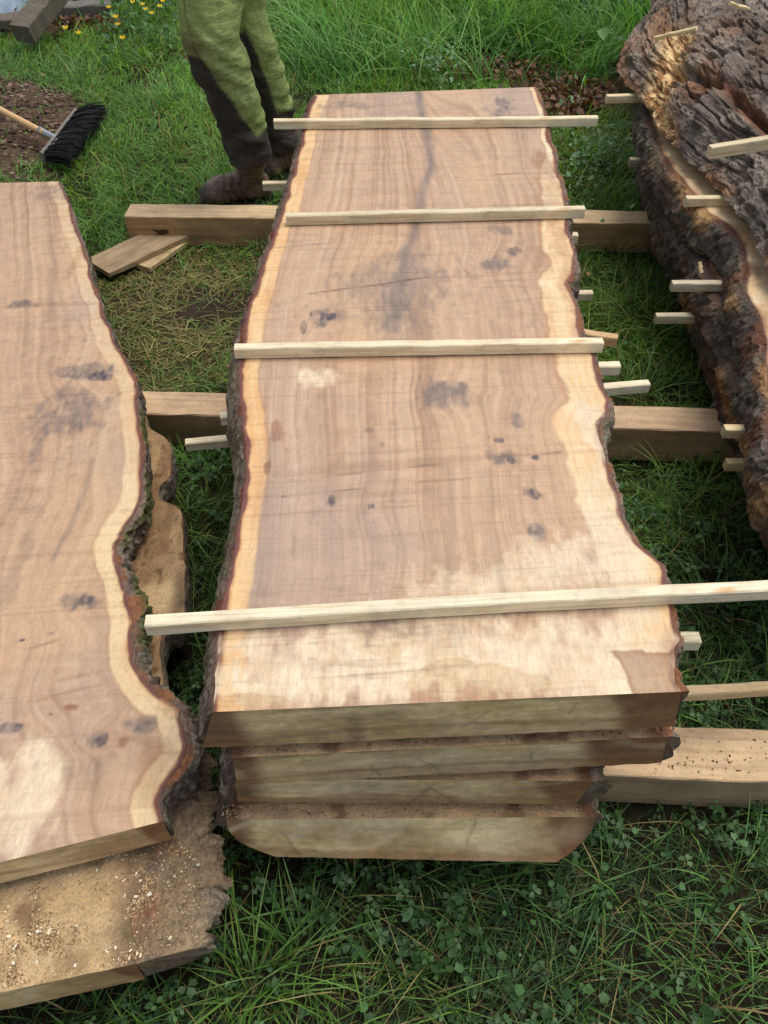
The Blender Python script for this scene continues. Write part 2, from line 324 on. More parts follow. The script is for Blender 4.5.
def make_slab(name, label, Lp, Rp, z0, z1, spec, nu, nv, bark_t, group, slope=(0, 0), front=None, end_cols=None, topmat=None, topcol=None, moss=.3, barkcol=None, bk=(1, 1), drop=0, curve=1.0):
    root = empty(name, (*((Lp.mean(0)+Rp.mean(0))/2), z0))
    tag(root, label, 'oak plank', group)
    off = np.array(root.location)
    k = 4.0; t = (k**np.linspace(0, 1, nv)-1)/(k-1)
    Lc = smooth_curve(resample(Lp, t)); Rc = smooth_curve(resample(Rp, t))
    seed = abs(hash(label)) % 97 if False else sum(map(ord, label)) % 97
    for cv, sg in ((Lc, 1), (Rc, -1)):
        cv[:, 0] += .012*(f2(cv[:, 1]*16+seed+sg*9, np.full(nv, seed*1.7), 4)-.5)*(1+.0*sg)
    # outward normals of the two edges
    def nrm(cv, sg):
        d = np.gradient(smooth_curve(cv, 4), axis=0); n = np.stack([d[:, 1], -d[:, 0]], -1); n /= np.linalg.norm(n, axis=1)[:, None]+1e-9
        return n*sg
    nL, nR = nrm(Lc, -1), nrm(Rc, 1)
    bk_ = [b if callable(b) else (lambda y, b=b: b+0*y) for b in bark_t]; bark_t = [1, 1]
    bl = bk_[0](Lc[:, 1])*(.6+.8*f2(t*40+seed, t*0+1.5, 3)) ; br = bk_[1](Rc[:, 1])*(.6+.8*f2(t*40+seed, t*0+7.5, 3))
    Lw = Lc - nL*bl[:, None]; Rw = Rc - nR*br[:, None]       # wood ends inside the bark
    u = np.linspace(0, 1, nu)
    XY = Lw[:, None]*(1-u)[None, :, None] + Rw[:, None]*u[None, :, None]
    X, Y = XY[..., 0], XY[..., 1]
    step = max(1, nv//150)
    dl = segdist(X, Y, Lw[::step]); dr = segdist(X, Y, Rw[::step])
    c = slab_color(X, Y, dl, dr, spec, z1) if topcol is None else topcol(X, Y, dl, dr)
    zz = np.full_like(X, z1)
    if topcol is not None: zz = zz + (.006 if topcol is not lipcol else .0015)*(f2(X*30, Y*30, 4)-.5)
    V = np.stack([X, Y, zz], -1).reshape(-1, 3)-off
    mesh('sawn_face', V, grid(nu, nv), topmat or M_WOOD, root, c.reshape(-1, 3))
    # body under it: bottom, sides
    LB = Lw + nL*slope[0]; RB = Rw + nR*slope[1]
    n = nv; zt = z1-.004 if topcol is not None else z1-.0005
    ws = np.linspace(0, 1, 6); lp = lambda A, B: [np.c_[A+(B-A)*w**curve, np.full(n, zt+(z0-zt)*w)] for w in ws]
    Vb = np.concatenate(lp(Lw, LB)+lp(Rw, RB)[::-1])-off
    i = np.arange(n-1); Q = []
    for a in range(11): Q.append(np.stack([a*n+i, a*n+i+1, (a+1)*n+i+1, (a+1)*n+i], -1))
    mesh('underside', Vb, np.concatenate(Q), M_END, root, np.tile(HEART2*.8, (len(Vb), 1)), smooth=False)
    # end grain
    for nm, j, sg in (('end_grain', 0, 1), ('end_grain', -1, -1)):
        nz = 26; w = np.linspace(0, 1, nz)
        e = XY[j][None]*1.0; B = LB[j][None]*(1-u)[:, None]+RB[j][None]*u[:, None]
        wc = w**curve; Vx = e*(1-wc)[:, None, None] + B[None]*wc[:, None, None]; Zx = (z1-(z1-z0)*w)[:, None]+0*u[None]
        if front is not None and j == 0:
            Vx[..., 1] += front(u[None], w[:, None])
        Vx[..., 1] += .003*(f2(Vx[..., 0]*40+seed, Zx*40, 3)-.5)*sg*ss(0, .1, w)[:, None]
        EX = Vx[..., 0]; dR0 = 0
        base = lerp(srgb(212, 184, 132), srgb(238, 214, 166), ss(.3, .7, f2(EX*6+seed, Zx*20, 3)))
        arc = np.hypot((EX-.1)*.35, (Zx-(z0-.35 if seed % 2 else z1+.45))); base = lerp(base, srgb(138, 112, 78), ss(.5, .8, n2(arc*95, EX*2))*.5)
        base = lerp(base, srgb(222, 202, 164), ss(.78, .95, n2(EX*9+Zx*60, Zx*20+EX*14+seed))*.5)
        blot = ss(.5, .66, f2(EX*5+seed*3, Zx*12+seed, 4)); base = lerp(base, srgb(108, 92, 72), blot*.35)
        dL = np.abs(EX-Lw[j, 0]); dR = np.abs(EX-Rw[j, 0])
        base = lerp(base, srgb(96, 58, 36), (1-ss(.02, .06, dL+.03*(f2(Zx*30, EX*9, 2)-.5)))*.8)
        wr = (end_cols or {}).get('wet', .08)
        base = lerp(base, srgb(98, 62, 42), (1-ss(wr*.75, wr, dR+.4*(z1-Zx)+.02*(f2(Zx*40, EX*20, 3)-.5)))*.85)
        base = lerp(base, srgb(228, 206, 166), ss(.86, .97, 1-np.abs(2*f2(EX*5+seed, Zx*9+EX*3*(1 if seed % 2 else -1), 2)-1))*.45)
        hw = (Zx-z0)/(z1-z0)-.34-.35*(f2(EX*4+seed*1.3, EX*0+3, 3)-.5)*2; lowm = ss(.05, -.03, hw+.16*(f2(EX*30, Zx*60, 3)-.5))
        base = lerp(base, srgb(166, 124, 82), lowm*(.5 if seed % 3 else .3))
        sc_ = n2(EX*2+Zx*26*(1 if seed % 2 else -1)+seed, (EX*.6-Zx*2)*70); base = base*(.94+.12*sc_)[..., None]
        rc = np.random.default_rng(seed)
        for q in range(4):
            x0 = XY[j, 0, 0]+(XY[j, -1, 0]-XY[j, 0, 0])*rc.random(); sl_ = (rc.random()-.5)*2.2; zt_ = z0+(z1-z0)*(.45+.55*rc.random()); zl_ = zt_-(z1-z0)*(.3+.7*rc.random())
            dd_ = np.abs(EX-x0-sl_*(Zx-z1)+.006*(f2(Zx*60+q, EX*0, 2)-.5)); base = lerp(base, srgb(58, 46, 36), np.exp(-(dd_/.0022)**2)*ss(zl_-.006, zl_+.006, Zx)*ss(zt_+.006, zt_-.006, Zx)*.4)
        base = lerp(base, srgb(150, 108, 70), (1-ss(.02, .12, dR-.05+.08*(f2(Zx*20+3, EX*12, 3)-.5)))*.5)
        base = lerp(base, srgb(70, 58, 48), ss(.55, .9, n2(EX*26+seed, Zx*3))*(1-ss(.0, .5, n2(EX*4, Zx*9)))*.6)
        if not (j == 0): base = base*0+HEART
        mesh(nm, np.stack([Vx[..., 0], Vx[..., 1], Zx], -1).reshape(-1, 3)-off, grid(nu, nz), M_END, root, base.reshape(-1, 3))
    # bark along both edges, a rough ribbon with thickness
    for cv, wv, nn, bt, sl, sg in ((Lc, Lw, nL, bl, slope[0], 0), (Rc, Rw, nR, br, slope[1], 1)):
        if bark_t[sg] <= 0: continue
        prof = [(0, 1.), (.25, .995), (.55, .985), (.85, .96), (1., .88), (1.15, .76), (1.22, .64), (1.25, .5), (1.22, .36), (1.12, .22), (1., .1), (.7, .02), (.3, 0), (0, 0)]
        m = len(prof); pts = []; cols = []
        # finer along the length than the board
        tt = np.interp(np.linspace(0, 1, nv*2-1), np.linspace(0, 1, nv), t); g_ = lambda A: np.stack([np.interp(tt, t, A[:, q]) for q in range(A.shape[1])], -1)
        wv2, nn2, bt2 = g_(wv), g_(nn), np.interp(tt, t, bt)
        wv2[:, 0] += .002*(f2(wv2[:, 1]*90, wv2[:, 1]*0, 2)-.5)
        for a, (o, hgt) in enumerate(prof):
            zz = z0-drop+(z1-z0+drop)*hgt; p = wv2 + nn2*(o*bt2+sl*(1-hgt)**curve)[:, None]
            x3, y3 = p[:, 0], p[:, 1]; z3 = np.full(len(p), zz)
            amp = (.2+min(1, o*1.2))*bk[sg]*np.clip(bt2/.013, .12, 2)[:] if o > .01 else 0
            r = f3(x3*34+seed, y3*26, z3*34, 4); dsp = (np.abs(r-.5)*2)**.7*.016 + (f3(x3*9, y3*8+seed, z3*9, 2)-.5)*.016 + (f3(x3*130, y3*110+seed, z3*130, 2)-.5)*.007
            p = p + nn2*((dsp-.004)*amp)[:, None]
            z3 = z3 + (.006*(f3(x3*50, y3*50, z3*30, 2)-.5) if .01 < o else -.001) - (.002 if hgt > .9 and o > .3 else 0)
            pts.append(np.c_[p, z3])
            base = lerp(srgb(112, 100, 88), srgb(152, 142, 124), ss(.35, .7, f3(x3*20, y3*14, z3*20, 3)))
            base = lerp(base, srgb(86, 66, 54), ss(.5, .62, r)*.6)
            fk = f3(x3*160, y3*120, z3*160, 2); base = lerp(base, srgb(160, 152, 134), ss(.58, .72, fk)*.6); base = lerp(base, srgb(48, 40, 34), ss(.44, .3, fk)*.6)
            mo = ss(.52, .66, f3(x3*9+3, y3*9, z3*9+seed, 3))*moss; base = lerp(base, srgb(98, 104, 58), mo)
            if hgt > .9: base = lerp(base, lerp(*((srgb(112, 66, 52), srgb(112, 92, 80)) if sg == 0 else (srgb(150, 100, 70), srgb(134, 114, 100))), ss(.35, .55, r)), (1-ss(.5, 1., np.full(len(p), o)))*.95)
            if barkcol is not None: base = barkcol(base, x3, y3, z3, o, hgt)
            cols.append(base)
        Vb = np.stack(pts, 1); cb = np.stack(cols, 1)
        Q = grid(m, len(tt)); eb = (len(tt)-1)*m
        Tc = [[0, q, q+1] for q in range(1, m-1)]+[[eb, eb+q+1, eb+q] for q in range(1, m-1)]
        mesh('bark', Vb.reshape(-1, 3)-off, Q, M_BARK, root, cb.reshape(-1, 3), False, Tc)
    return root

# ------------------------------------------------------------------ ground
SOIL = px(0, 118); MUD = px(190, 300); LIT = px(560, 95)
def soil_mask(X, Y): 
    d = np.hypot((X-SOIL[0]+.35)/.86, (Y-SOIL[1]+.22)/.82)+.35*(f2(X*4, Y*4, 4)-.5)
    return 1-ss(.78, 1.0, d)
def mud_mask(X, Y):
    a = px(190, 303); d = np.hypot((X-a[0])/.34, (Y-a[1])/.2)+.9*(f2(X*9, Y*9, 4)-.5); return 1-ss(.45, 1.0, d)
def litter_mask(X, Y):
    a, b = px(560, 100), px(500, 72); m = np.zeros(np.shape(X))
    for c, rx, ry in ((a, .3, .3), (b, .35, .2), (px(60, 24), .35, .25)):
        d = np.hypot((X-c[0])/rx, (Y-c[1])/ry)+.8*(f2(X*6, Y*6, 3)-.5); m = np.maximum(m, 1-ss(.5, 1.05, d))
    return m
def gz(X, Y): return .02*soil_mask(X, Y) + .012*(f2(X*3, Y*3, 3)-.5) - .004
def axis(lo, hi, st, far):
    a = np.arange(lo, hi+st, st); r = []; s = st
    x = 0
    while x < far: s *= 1.35; x += s; r.append(x)
    r = np.array(r); return np.concatenate([(lo-r)[::-1], a, a[-1]+r])
gx, gy = axis(-4, 4, .035, 400), axis(-1, 8, .035, 400)
GX, GY = np.meshgrid(gx, gy)
GZ = gz(GX, GY) + soil_mask(GX, GY)*.03*(f2(GX*18, GY*18, 3)-.5) + mud_mask(GX, GY)*.03*(f2(GX*14, GY*14, 3)-.6)
gc = lerp(srgb(52, 58, 32), srgb(74, 78, 44), ss(.3, .7, f2(GX*5, GY*5, 3)))
gc = lerp(gc, srgb(78, 64, 46), ss(.55, .75, f2(GX*7+5, GY*7, 3))*.6)
gc = lerp(gc, srgb(44, 38, 28), ss(1.4, .9, GY)*.9)  # soil colour darkened towards the near end, standing in for shade
gc = lerp(gc, srgb(92, 74, 60), soil_mask(GX, GY)); gc = lerp(gc, srgb(66, 56, 46), mud_mask(GX, GY)); gc = lerp(gc, srgb(84, 62, 44), litter_mask(GX, GY))
gc = lerp(gc, srgb(74, 104, 44), ss(7, 9, np.hypot(GX, GY)))
tag(mesh('ground', np.stack([GX, GY, GZ], -1).reshape(-1, 3), grid(len(gx), len(gy)), M_GROUND, None, gc.reshape(-1, 3)), 'soil of the yard under the grass', None, None, 'structure')

# ------------------------------------------------------------------ centre stack of four slabs
G1 = 'slabs in the centre stack'
spec1 = dict(sapl=(.97, .89, .78), lw=(.038, .016), rw=lambda X, Y: .93*np.interp(Y, _SI[:, 1], _SO)*(.86+.28*f2(X*30, Y*22, 4)), sw=(.25, 1.3), cath=.11, cy=1.35,
    swirl=[(325,318,26,16,-.05), (450,395,30,20,.05), (400,290,50,40,.03), (530,500,26,40,.03), (372,505,20,20,.02), (505,260,30,14,.03), (505,112,20,14,.03), (545,165,18,20,.05), (420,560,60,40,-.03)],
    wet=[([(617,652),(650,650),(672,652),(680,640),(688,655),(696,668),(698,704),(644,704),(630,674)], (.44,.29,.21), .95), ([(425,668),(470,660),(506,664),(530,672),(548,682),(556,700),(420,712),(405,690)], (.84,.76,.66), .9), ([(214,695),(250,690),(290,700),(280,716),(205,718)], (.78,.68,.56), .8), ([(352,632),(400,628),(420,640),(395,654),(355,650)], (.86,.78,.68), .7)], marks=[(327,317,24,12,.9,'g'), (330,317,13,6,.85,'k'), (304,326,3,7,.6,'k'), (311,314,3,4,.5,'k'), (400,285,62,34,.5,'g'), (395,320,40,25,.35,'g'), (450,395,26,17,.75,'g'), (500,230,14,5,.6,'g'), (497,265,15,7,.8,'g'), (512,252,9,4,.6,'k'),
           (505,458,12,7,.9,'g'), (510,460,6,4,.7,'k'), (497,440,8,4,.8,'k'), (536,458,6,4,.8,'k'), (530,493,11,7,.9,'k'), (535,533,10,9,.75,'g'), (533,532,6,5,.6,'k'), (550,574,7,4,.8,'k'), (515,420,8,9,.7,'g'), (490,455,7,8,.5,'g'),
           (332,503,6,9,.8,'g'), (332,500,4,5,.6,'k'), (371,506,3,2,.8,'k'), (266,468,4,8,.8,'r'), (276,432,9,13,.6,'r'), (382,445,5,5,.5,'k'), (370,430,5,3,.4,'k'),
           (345,105,26,5,.6,'g'), (500,112,16,7,.7,'g'), (505,104,8,8,.6,'k'), (430,130,6,14,.4,'g'), (545,165,13,15,.55,'b'), (552,195,14,30,.35,'b'), (560,240,10,30,.3,'b'), (540,260,12,12,.3,'b'), (575,310,10,40,.35,'b'),
           (312,378,24,10,1.1,'w'), (560,575,80,38,.85,'w'), (480,592,70,26,.8,'w'), (430,655,230,45,1.15,'w'), (610,660,90,50,1.1,'w'), (330,678,150,30,1.15,'w'), (560,670,120,26,1.0,'w'), (600,520,20,60,.8,'w'), (590,430,14,50,.8,'w'),
            (350,664,60,6,.2,'b'), (420,630,70,9,.3,'g'),
           (676,650,14,18,.3,'b')],
    streaks=[([(418,92),(424,125),(432,165),(424,190),(420,215),(408,250),(398,290),(392,330)], .014, .85, 'g'), ([(309,294),(375,285),(443,275)], .0022, 1.1, 'd'), ([(290,480),(400,468),(560,452)], .0022, .7, 'd'), ([(280,497),(420,482),(600,470)], .002, .7, 'd'),
             ([(455,178),(520,173)], .003, .8, 'd'), ([(480,225),(560,218)], .0025, .6, 'd'), ([(250,250),(330,243)], .0025, .5, 'd'), ([(258,610),(262,540),(272,440)], .02, .3, 'g'),
             ([(440,610),(452,540),(446,470)], .009, .3, 'g'), ([(505,600),(492,540),(488,470)], .008, .3, 'g')])
slab1 = make_slab('oak_plank', 'topmost wide oak slab of the centre stack with battens laid across it', L1, R1, .425, Z1, spec1, 300, 560, (.008, .0085), G1, (.026, .008),
                  front=lambda u, w: -.012*w, end_cols=dict(wet=.11), moss=.55)
def shifted(Lp, Rp, yl, yr, xl, xr, dxl, dxr):             # a lower board: own front line, edges wander
    Ln, Rn = Lp.copy(), Rp.copy()
    for A, yf, xf, dx, sd in ((Ln, yl, xl, dxl, 3.1), (Rn, yr, xr, dxr, 8.3)):
        A[:, 1] = yf + (A[:, 1]-A[0, 1])*(A[-1, 1]-yf)/(A[-1, 1]-A[0, 1])
        wob = .05*(f2(A[:, 1]*2.3+sd, A[:, 1]*0+dx*50, 3)-.5)
        A[:, 0] += dx + wob
        A[:, 0] += (xf-A[0, 0])*(1-ss(0, .35, A[:, 1]-yf))
    return Ln, Rn
def lipcol(X, Y, dl, dr):
    c = lerp(srgb(186, 150, 112), srgb(218, 182, 138), ss(.3, .7, f2(X*9, Y*30, 4)))
    c = lerp(c, srgb(140, 104, 76), ss(.52, .7, f2(X*28+3, Y*40, 4))*.8); c = lerp(c, srgb(214, 184, 144), ss(.62, .8, f2(X*14+8, Y*22, 4))*.7)
    return lerp(c, srgb(104, 62, 46), (1-ss(.01, .035, np.minimum(dl, dr)))*.8)
low = dict(lw=(.07, .016), rw=(.08, .016), marks=[], streaks=[])
a, b = px(226, 759, .40), px(676, 735, .40)
L2, R2 = shifted(L1, R1, a[1], b[1], a[0], b[0], -.005, -.012)
make_slab('oak_plank', 'second oak slab down in the centre stack, its front lip under the top one', L2, R2, .32, .40, low, 160, 150, (.013, .014), G1, (.004, .012), front=lambda u, w: -.004*w, end_cols=dict(wet=.14), moss=.6, topmat=M_DUST, topcol=lipcol)
a, b = px(224, 781, .295), px(606, 779, .295)
L3, R3 = shifted(L1, R1, a[1], b[1], a[0], b[0], -.012, -.035)
make_slab('oak_plank', 'third oak slab down in the centre stack, shorter on the right with dark corner', L3, R3, .215, .295, low, 160, 150, (.013, .02), G1, (.003, -.012), front=lambda u, w: .0*w, end_cols=dict(wet=.1), moss=.5, topmat=M_DUST, topcol=lipcol)
a, b = px(219, 820, .19), px(604, 815, .19)
L4, R4 = shifted(L1, R1, a[1], b[1], a[0], b[0], .0, -.05)
make_slab('oak_plank', 'lowest oak slab of the centre stack with rounded under edges, just above the grass', L4, R4, ZB-.002, .19, low, 160, 150, (.012, .012), G1, (-.075, -.06), curve=2.6, front=lambda u, w: -.030*w, end_cols=dict(wet=.09), moss=.4, topmat=M_DUST, topcol=lipcol)

# ------------------------------------------------------------------ left stack
spec_l = dict(pale=.5, lw=(.07, .016), rw=lambda X, Y: .03+.022*f2(Y*6, X*2+3, 3), sw=(.4, .55), cath=.06, cy=1.3,
    swirl=[(90,375,40,22,.05), (75,600,40,30,.05), (100,735,24,18,.05), (140,722,24,18,.05), (50,440,40,60,-.03), (30,700,40,50,.03), (110,470,30,40,.03)],
    marks=[(25,304,16,5,.85,'g'), (22,303,8,3,.7,'k'), (90,372,42,9,.9,'g'), (103,376,16,6,.9,'k'), (75,410,38,30,.65,'g'), (85,418,14,14,.5,'g'), (72,428,8,8,.5,'k'), (40,445,8,30,.5,'g'), (82,603,26,9,.9,'g'), (85,601,12,6,.7,'k'),
           (97,740,16,14,.75,'g'), (99,740,8,9,.85,'k'), (122,742,7,8,.7,'r'), (143,725,20,9,.85,'g'), (148,723,8,5,.7,'k'), (15,728,14,6,.85,'g'), (20,725,6,3,.7,'k'), (22,640,6,3,.8,'k'), (50,633,6,3,.5,'k'), (72,707,7,3,.8,'r'), (50,714,4,2,.8,'k'),
           (30,790,42,46,1.2,'w'), (10,830,40,40,1.2,'w'), (45,765,20,30,.8,'w'), (90,770,30,20,.4,'g'), (55,188,25,4,.5,'g'), (170,705,16,14,.4,'t'), (150,770,20,30,.35,'b'), (78,255,6,30,.3,'b'), (60,195,40,6,.4,'g'), (20,560,10,60,.3,'g')],
    streaks=[([(52,560),(75,520),(85,490),(92,460)], .007, .5, 'g'), ([(25,650),(60,640)], .003, .5, 'd'), ([(10,510),(60,505)], .0025, .4, 'd'), ([(40,700),(75,690),(100,685)], .003, .4, 'd'), ([(52,235),(54,280),(50,320)], .01, .5, 'g'), ([(60,680),(110,670),(150,700)], .004, .4, 'd')])
GL = 'slabs in the left stack'
make_slab('oak_plank', 'upper oak slab at the left edge of the photo with a deeply waving bark edge', L1L, R1L, .2, Z1L, spec_l, 250, 520, (.004, lambda y: .005+.009*ss(.5, .7, y)*ss(1.35, 1.05, y)), GL, (0, .004), front=lambda u, w: -.006*w, end_cols=dict(wet=.05), moss=.85, bk=(1, 1.25))
def dusty(X, Y, dl, dr):
    c = lerp(srgb(184, 152, 112), srgb(218, 186, 140), ss(.3, .65, f2(X*7, Y*7, 4)))
    c = lerp(c, srgb(112, 86, 60), ss(.55, .75, f2(X*15+3, Y*15, 4))*.7)
    c = lerp(c, srgb(206, 176, 130), ss(.5, .8, f2(X*3, Y*3+9, 3))*.4)
    c = lerp(c, srgb(120, 100, 80), (1-ss(.0, .05, dr+.05*(f2(X*20, Y*20, 3)-.5)))*.8)
    wd2 = lerp(srgb(150, 118, 84), srgb(186, 152, 112), ss(.3, .7, f2(X*60, Y*5, 3))); wd2 = lerp(wd2, srgb(96, 70, 50), ss(.62, .72, f2(X*70, Y*60, 3))*.8)
    c = lerp(c, wd2, ss(.66, .8, Y)*ss(.3, .55, f2(X*9, Y*9, 3)+.15)*.9)
    m = px(135, 935, Z2L); c = lerp(c, srgb(110, 98, 66), np.exp(-(((X-m[0])/.022)**2+((Y-m[1])/.014)**2))*.8)
    return c
def crumb(base, x, y, z, o, h):
    k = (1-ss(.7, 1.0, y))*ss(.3, .5, f3(x*16, y*16, z*16, 3)); return lerp(base, srgb(158, 134, 104), k*.85)
slabl2 = make_slab('oak_plank', 'lower oak slab at bottom left, its top buried in sawdust and white chips', L2L, R2L, ZB-.002, Z2L, dict(lw=(.05, .01), rw=(.05, .01)), 160, 300, (.004, lambda y: .0025+.088*(1-ss(.6, .78, y))), GL, (0, .0), front=lambda u, w: -.004*w, end_cols=dict(wet=.04), topmat=M_DUST, topcol=dusty, barkcol=crumb, moss=.35, bk=(1, 1.5))

# ------------------------------------------------------------------ battens and bearers
def beam(name, p0, p1, w, h, mt, tint=(1, 1, 1), seg=40, cham=.002, wob=.0012, bow=0, top=None, sides=None, rough=0.0, endtint=None):
    p0, p1 = Vector(p0), Vector(p1); L = (p1-p0).length; mid = (p0+p1)/2
    t = np.linspace(0, 1, seg+1); s = cham
    prof = np.array([(-w/2+s, -h/2), (w/2-s, -h/2), (w/2, -h/2+s), (w/2, h/2-s), (w/2-s, h/2), (-w/2+s, h/2), (-w/2, h/2-s), (-w/2, -h/2+s)])
    kx = rng.random()*50; V = []; cc = []
    for ti in t:
        dy = wob*2*(f2(ti*9+kx, 1.3, 2)-.5)+bow*(1-(2*ti-1)**2); dz = wob*2*(f2(ti*9+kx, 7.7, 2)-.5)
        pr = prof.copy()
        if rough: pr = pr + rough*(np.stack([f2(ti*L*30+kx+np.arange(8)*5.1, np.arange(8)*3.3, 3), f2(ti*L*30+kx+np.arange(8)*7.1, np.arange(8)*2.3+50, 3)], -1)-.5)*2
        x = (ti-.5)*L
        V.append(np.c_[np.full(8, x), pr[:, 0]+dy, pr[:, 1]+dz])
        c = np.tile(np.array(tint, float), (8, 1))
        if top is not None: c[4:6] = top
        if sides is not None: c[[0, 1, 2, 7]] = sides
        cc.append(c)
    V = np.concatenate(V); cc = np.concatenate(cc); n = len(t)
    i = np.arange(n-1)[:, None]; k = np.arange(8)[None]
    Q = np.stack([i*8+k, (i+1)*8+k, (i+1)*8+(k+1) % 8, i*8+(k+1) % 8], -1).reshape(-1, 4)
    et = np.array(tint if endtint is None else endtint, float)
    base = len(V); ends = []
    for b0 in (0, (n-1)*8):
        ends.append(V[b0:b0+8])
    V = np.concatenate([V]+ends); cc = np.concatenate([cc, np.tile(et, (16, 1))])
    cap = [[0, 1, 2, 7], [7, 2, 3, 6], [6, 3, 4, 5]]
    Q = np.concatenate([Q, np.array(cap)[:, ::-1]+base, np.array(cap)+base+8])
    o = mesh(name, V, Q[:, ::-1], mt, None, cc, smooth=False)
    o.location = mid; d = (p1-p0).normalized()
    yv = Vector((0, 0, 1)).cross(d).normalized(); zv = d.cross(yv)
    o.rotation_euler = Matrix((d, yv, zv)).transposed().to_euler()
    return o
BW, BH = .021, .025
def batten(pa, pb, zbot, label, group, tint=(1, 1, 1), w=BW, h=BH, **k):
    k.setdefault('rough', .0007)
    zc = zbot+h/2
    a, b = (np.array(p) if len(p) == 3 else px(p[0], p[1], zc) for p in (pa, pb))
    a[2] = b[2] = zc
    return tag(beam('wooden_batten', a, b, w, h, M_PINE, tint, **k), label, 'batten', group)
GT = 'battens laid across the top slab'
batten((274,124), (597,121), Z1+.001, 'pale batten across the far end of the top slab', GT, (.95, .93, .86))
batten((286,219), (584,212), Z1+.001, 'greying batten across the top slab, level with the far bearer', GT, (.86, .84, .78))
batten((235,351), (602,345), Z1+.001, 'pale batten across the middle of the top slab', GT, (1.0, .98, .93))
batten((147,625), (860,586), Z1+.001, 'longest creamy batten, across the near end of the top slab and past its right edge', GT, (1.1, 1.08, 1.03), bow=.004)
GS = 'battens between the slabs of the centre stack'
batten((263,186), (560,182), .295+.0005, 'batten end poking out beside the brown boot, left of the centre stack', GS, (.9, .86, .78))
batten((300,244), (577,238), .40+.0005, 'tiny batten end at the right edge of the top slab, just under the far bearer', GS, (.9, .88, .82))
batten((290,300), (592,295), .19+.0005, 'short grey batten end right of the top slab, between far bearer and the brown stub', GS, (.84, .84, .82))
batten((500,322), (617,341), .40+.0005, 'brown slanting batten stub behind the middle top batten, right side', GS, (.78, .58, .42))
batten((260,373), (619,368), .40+.0005, 'short white batten end right of the top slab, above the longer white one', GS, (1.05, 1.04, 1.02))
batten((221,419), (648,386), .295+.0005, 'longer white batten sticking out right of the top slab above the middle bearer', GS, (1.05, 1.04, 1.02))
batten((186,445), (560,409), .19+.0005, 'pale ridged batten sticking out left of the centre stack under the middle bearer', GS, (.94, .92, .88))
batten((240,652), (698,641), .40+.0005, 'small cream batten end right of the top slab below the longest batten', GS, (1.05, 1.03, .95))
batten((470,706), (850,684), .19+.0005, 'thin speckled batten running right above the near bearer', GS, (.78, .66, .52), w=.019, h=.024, top=(.6, .5, .4))

def bearer(pa, pb, w, h, label, top, side, z=None, name='timber_bearer', cat='bearer', group='bearers under the stacks', mt=None, **k):
    zc = (h/2+.0) if z is None else z
    return tag(beam(name, (*pa, zc), (*pb, zc), w, h, mt or M_BEAM, side, seg=60, cham=.003, wob=.003, top=top, sides=side, rough=.0022, **k), label, cat, group)
f1 = px(124, 216, ZB); f2_ = px(655, 224, ZB)
dx = (f2_-f1)/np.linalg.norm(f2_-f1)
wv = np.array([-dx[1], dx[0], 0])
def bear2(p, q, w, ext0, ext1, label, top, side, **k):      # from the survey of its front top edge
    p, q = p[:2], q[:2]; d = (q-p)/np.linalg.norm(q-p); n_ = np.array([-d[1], d[0]])
    return bearer(p-d*ext0+n_*w/2, q+d*ext1+n_*w/2, w, ZB, label, top, side, **k)
far_b = bear2(px(124,216,ZB), px(655,224,ZB), .095, 0, .8, 'far square oak bearer with dark knot, beside the brown boot', srgb(206, 178, 138), srgb(186, 150, 108))
bear2(px(140,414,ZB), px(668,430,ZB), .095, .75, 1.0, 'middle oak bearer crossing the gaps on both sides of the centre stack', srgb(208, 176, 140), srgb(180, 148, 114))
bear2(px(609,775,ZB), px(768,783,ZB), .105, .62, .9, 'near broad oak bearer with speckled top at lower right', srgb(214, 182, 142), srgb(160, 138, 108))
bearer((-1.6, .62), (-.42, .6), .09, ZB-.004, 'bearer under the near end of the left stack', srgb(170, 136, 100), srgb(130, 104, 76))
bearer((-1.6, 2.2), (-.95, 2.2), .09, ZB-.004, 'bearer under the far end of the left stack', srgb(170, 136, 100), srgb(130, 104, 76))
kc = px(161, 229, .052); kn = [(kc[0]+.03*math.cos(a)*(.7+.5*math.sin(3*a+1)), kc[1]-.003+.0, kc[2]+.016*math.sin(a)*(.8+.4*math.cos(2*a))) for a in np.linspace(0, 6.283, 15)[:-1]]
f_y = f1[1]+(kc[0]-f1[0])*dx[1]/dx[0]-.0035
kv = np.array([(p_[0], f_y, p_[2]) for p_ in kn]+[(p_[0], f_y+.006, p_[2]) for p_ in kn]); k_ = np.arange(14)
ko = mesh('knot', kv, np.stack([k_, (k_+1) % 14, 14+(k_+1) % 14, 14+k_], -1), flat('knot_wood', tuple(srgb(74, 54, 40)), .8, .2, .4, 90, .002, (1, 1, 1)), None, None, False, [[0, i_, i_+1] for i_ in range(1, 13)])
bpy.context.view_layer.update(); ko.parent = far_b; ko.matrix_parent_inverse = far_b.matrix_world.inverted()
# boards lying by the far bearer
def board(pts, z0, th, label, col):
    V = [px(x, y, z0+th) for x, y in pts]; V = [np.array([v[0], v[1], z0+th]) for v in V]
    a, b = (V[0]+V[3])/2, (V[1]+V[2])/2; w = (np.linalg.norm(V[0]-V[3])+np.linalg.norm(V[1]-V[2]))/2
    return tag(beam('loose_board', (a[0], a[1], z0+th/2), (b[0], b[1], z0+th/2), w, th, M_BEAM, col, seg=20, cham=.002, wob=.002, rough=.0015, endtint=col), label, 'board', 'loose boards under the far bearer')
board([(93,258),(172,218),(206,229),(101,274)], .022, .018, 'grey brown loose board poking out under the left end of the far bearer', srgb(182, 156, 122))
board([(130,264),(182,226),(204,231),(150,266)], .003, .018, 'yellowish loose board almost buried in grass under the far bearer', srgb(220, 192, 142))

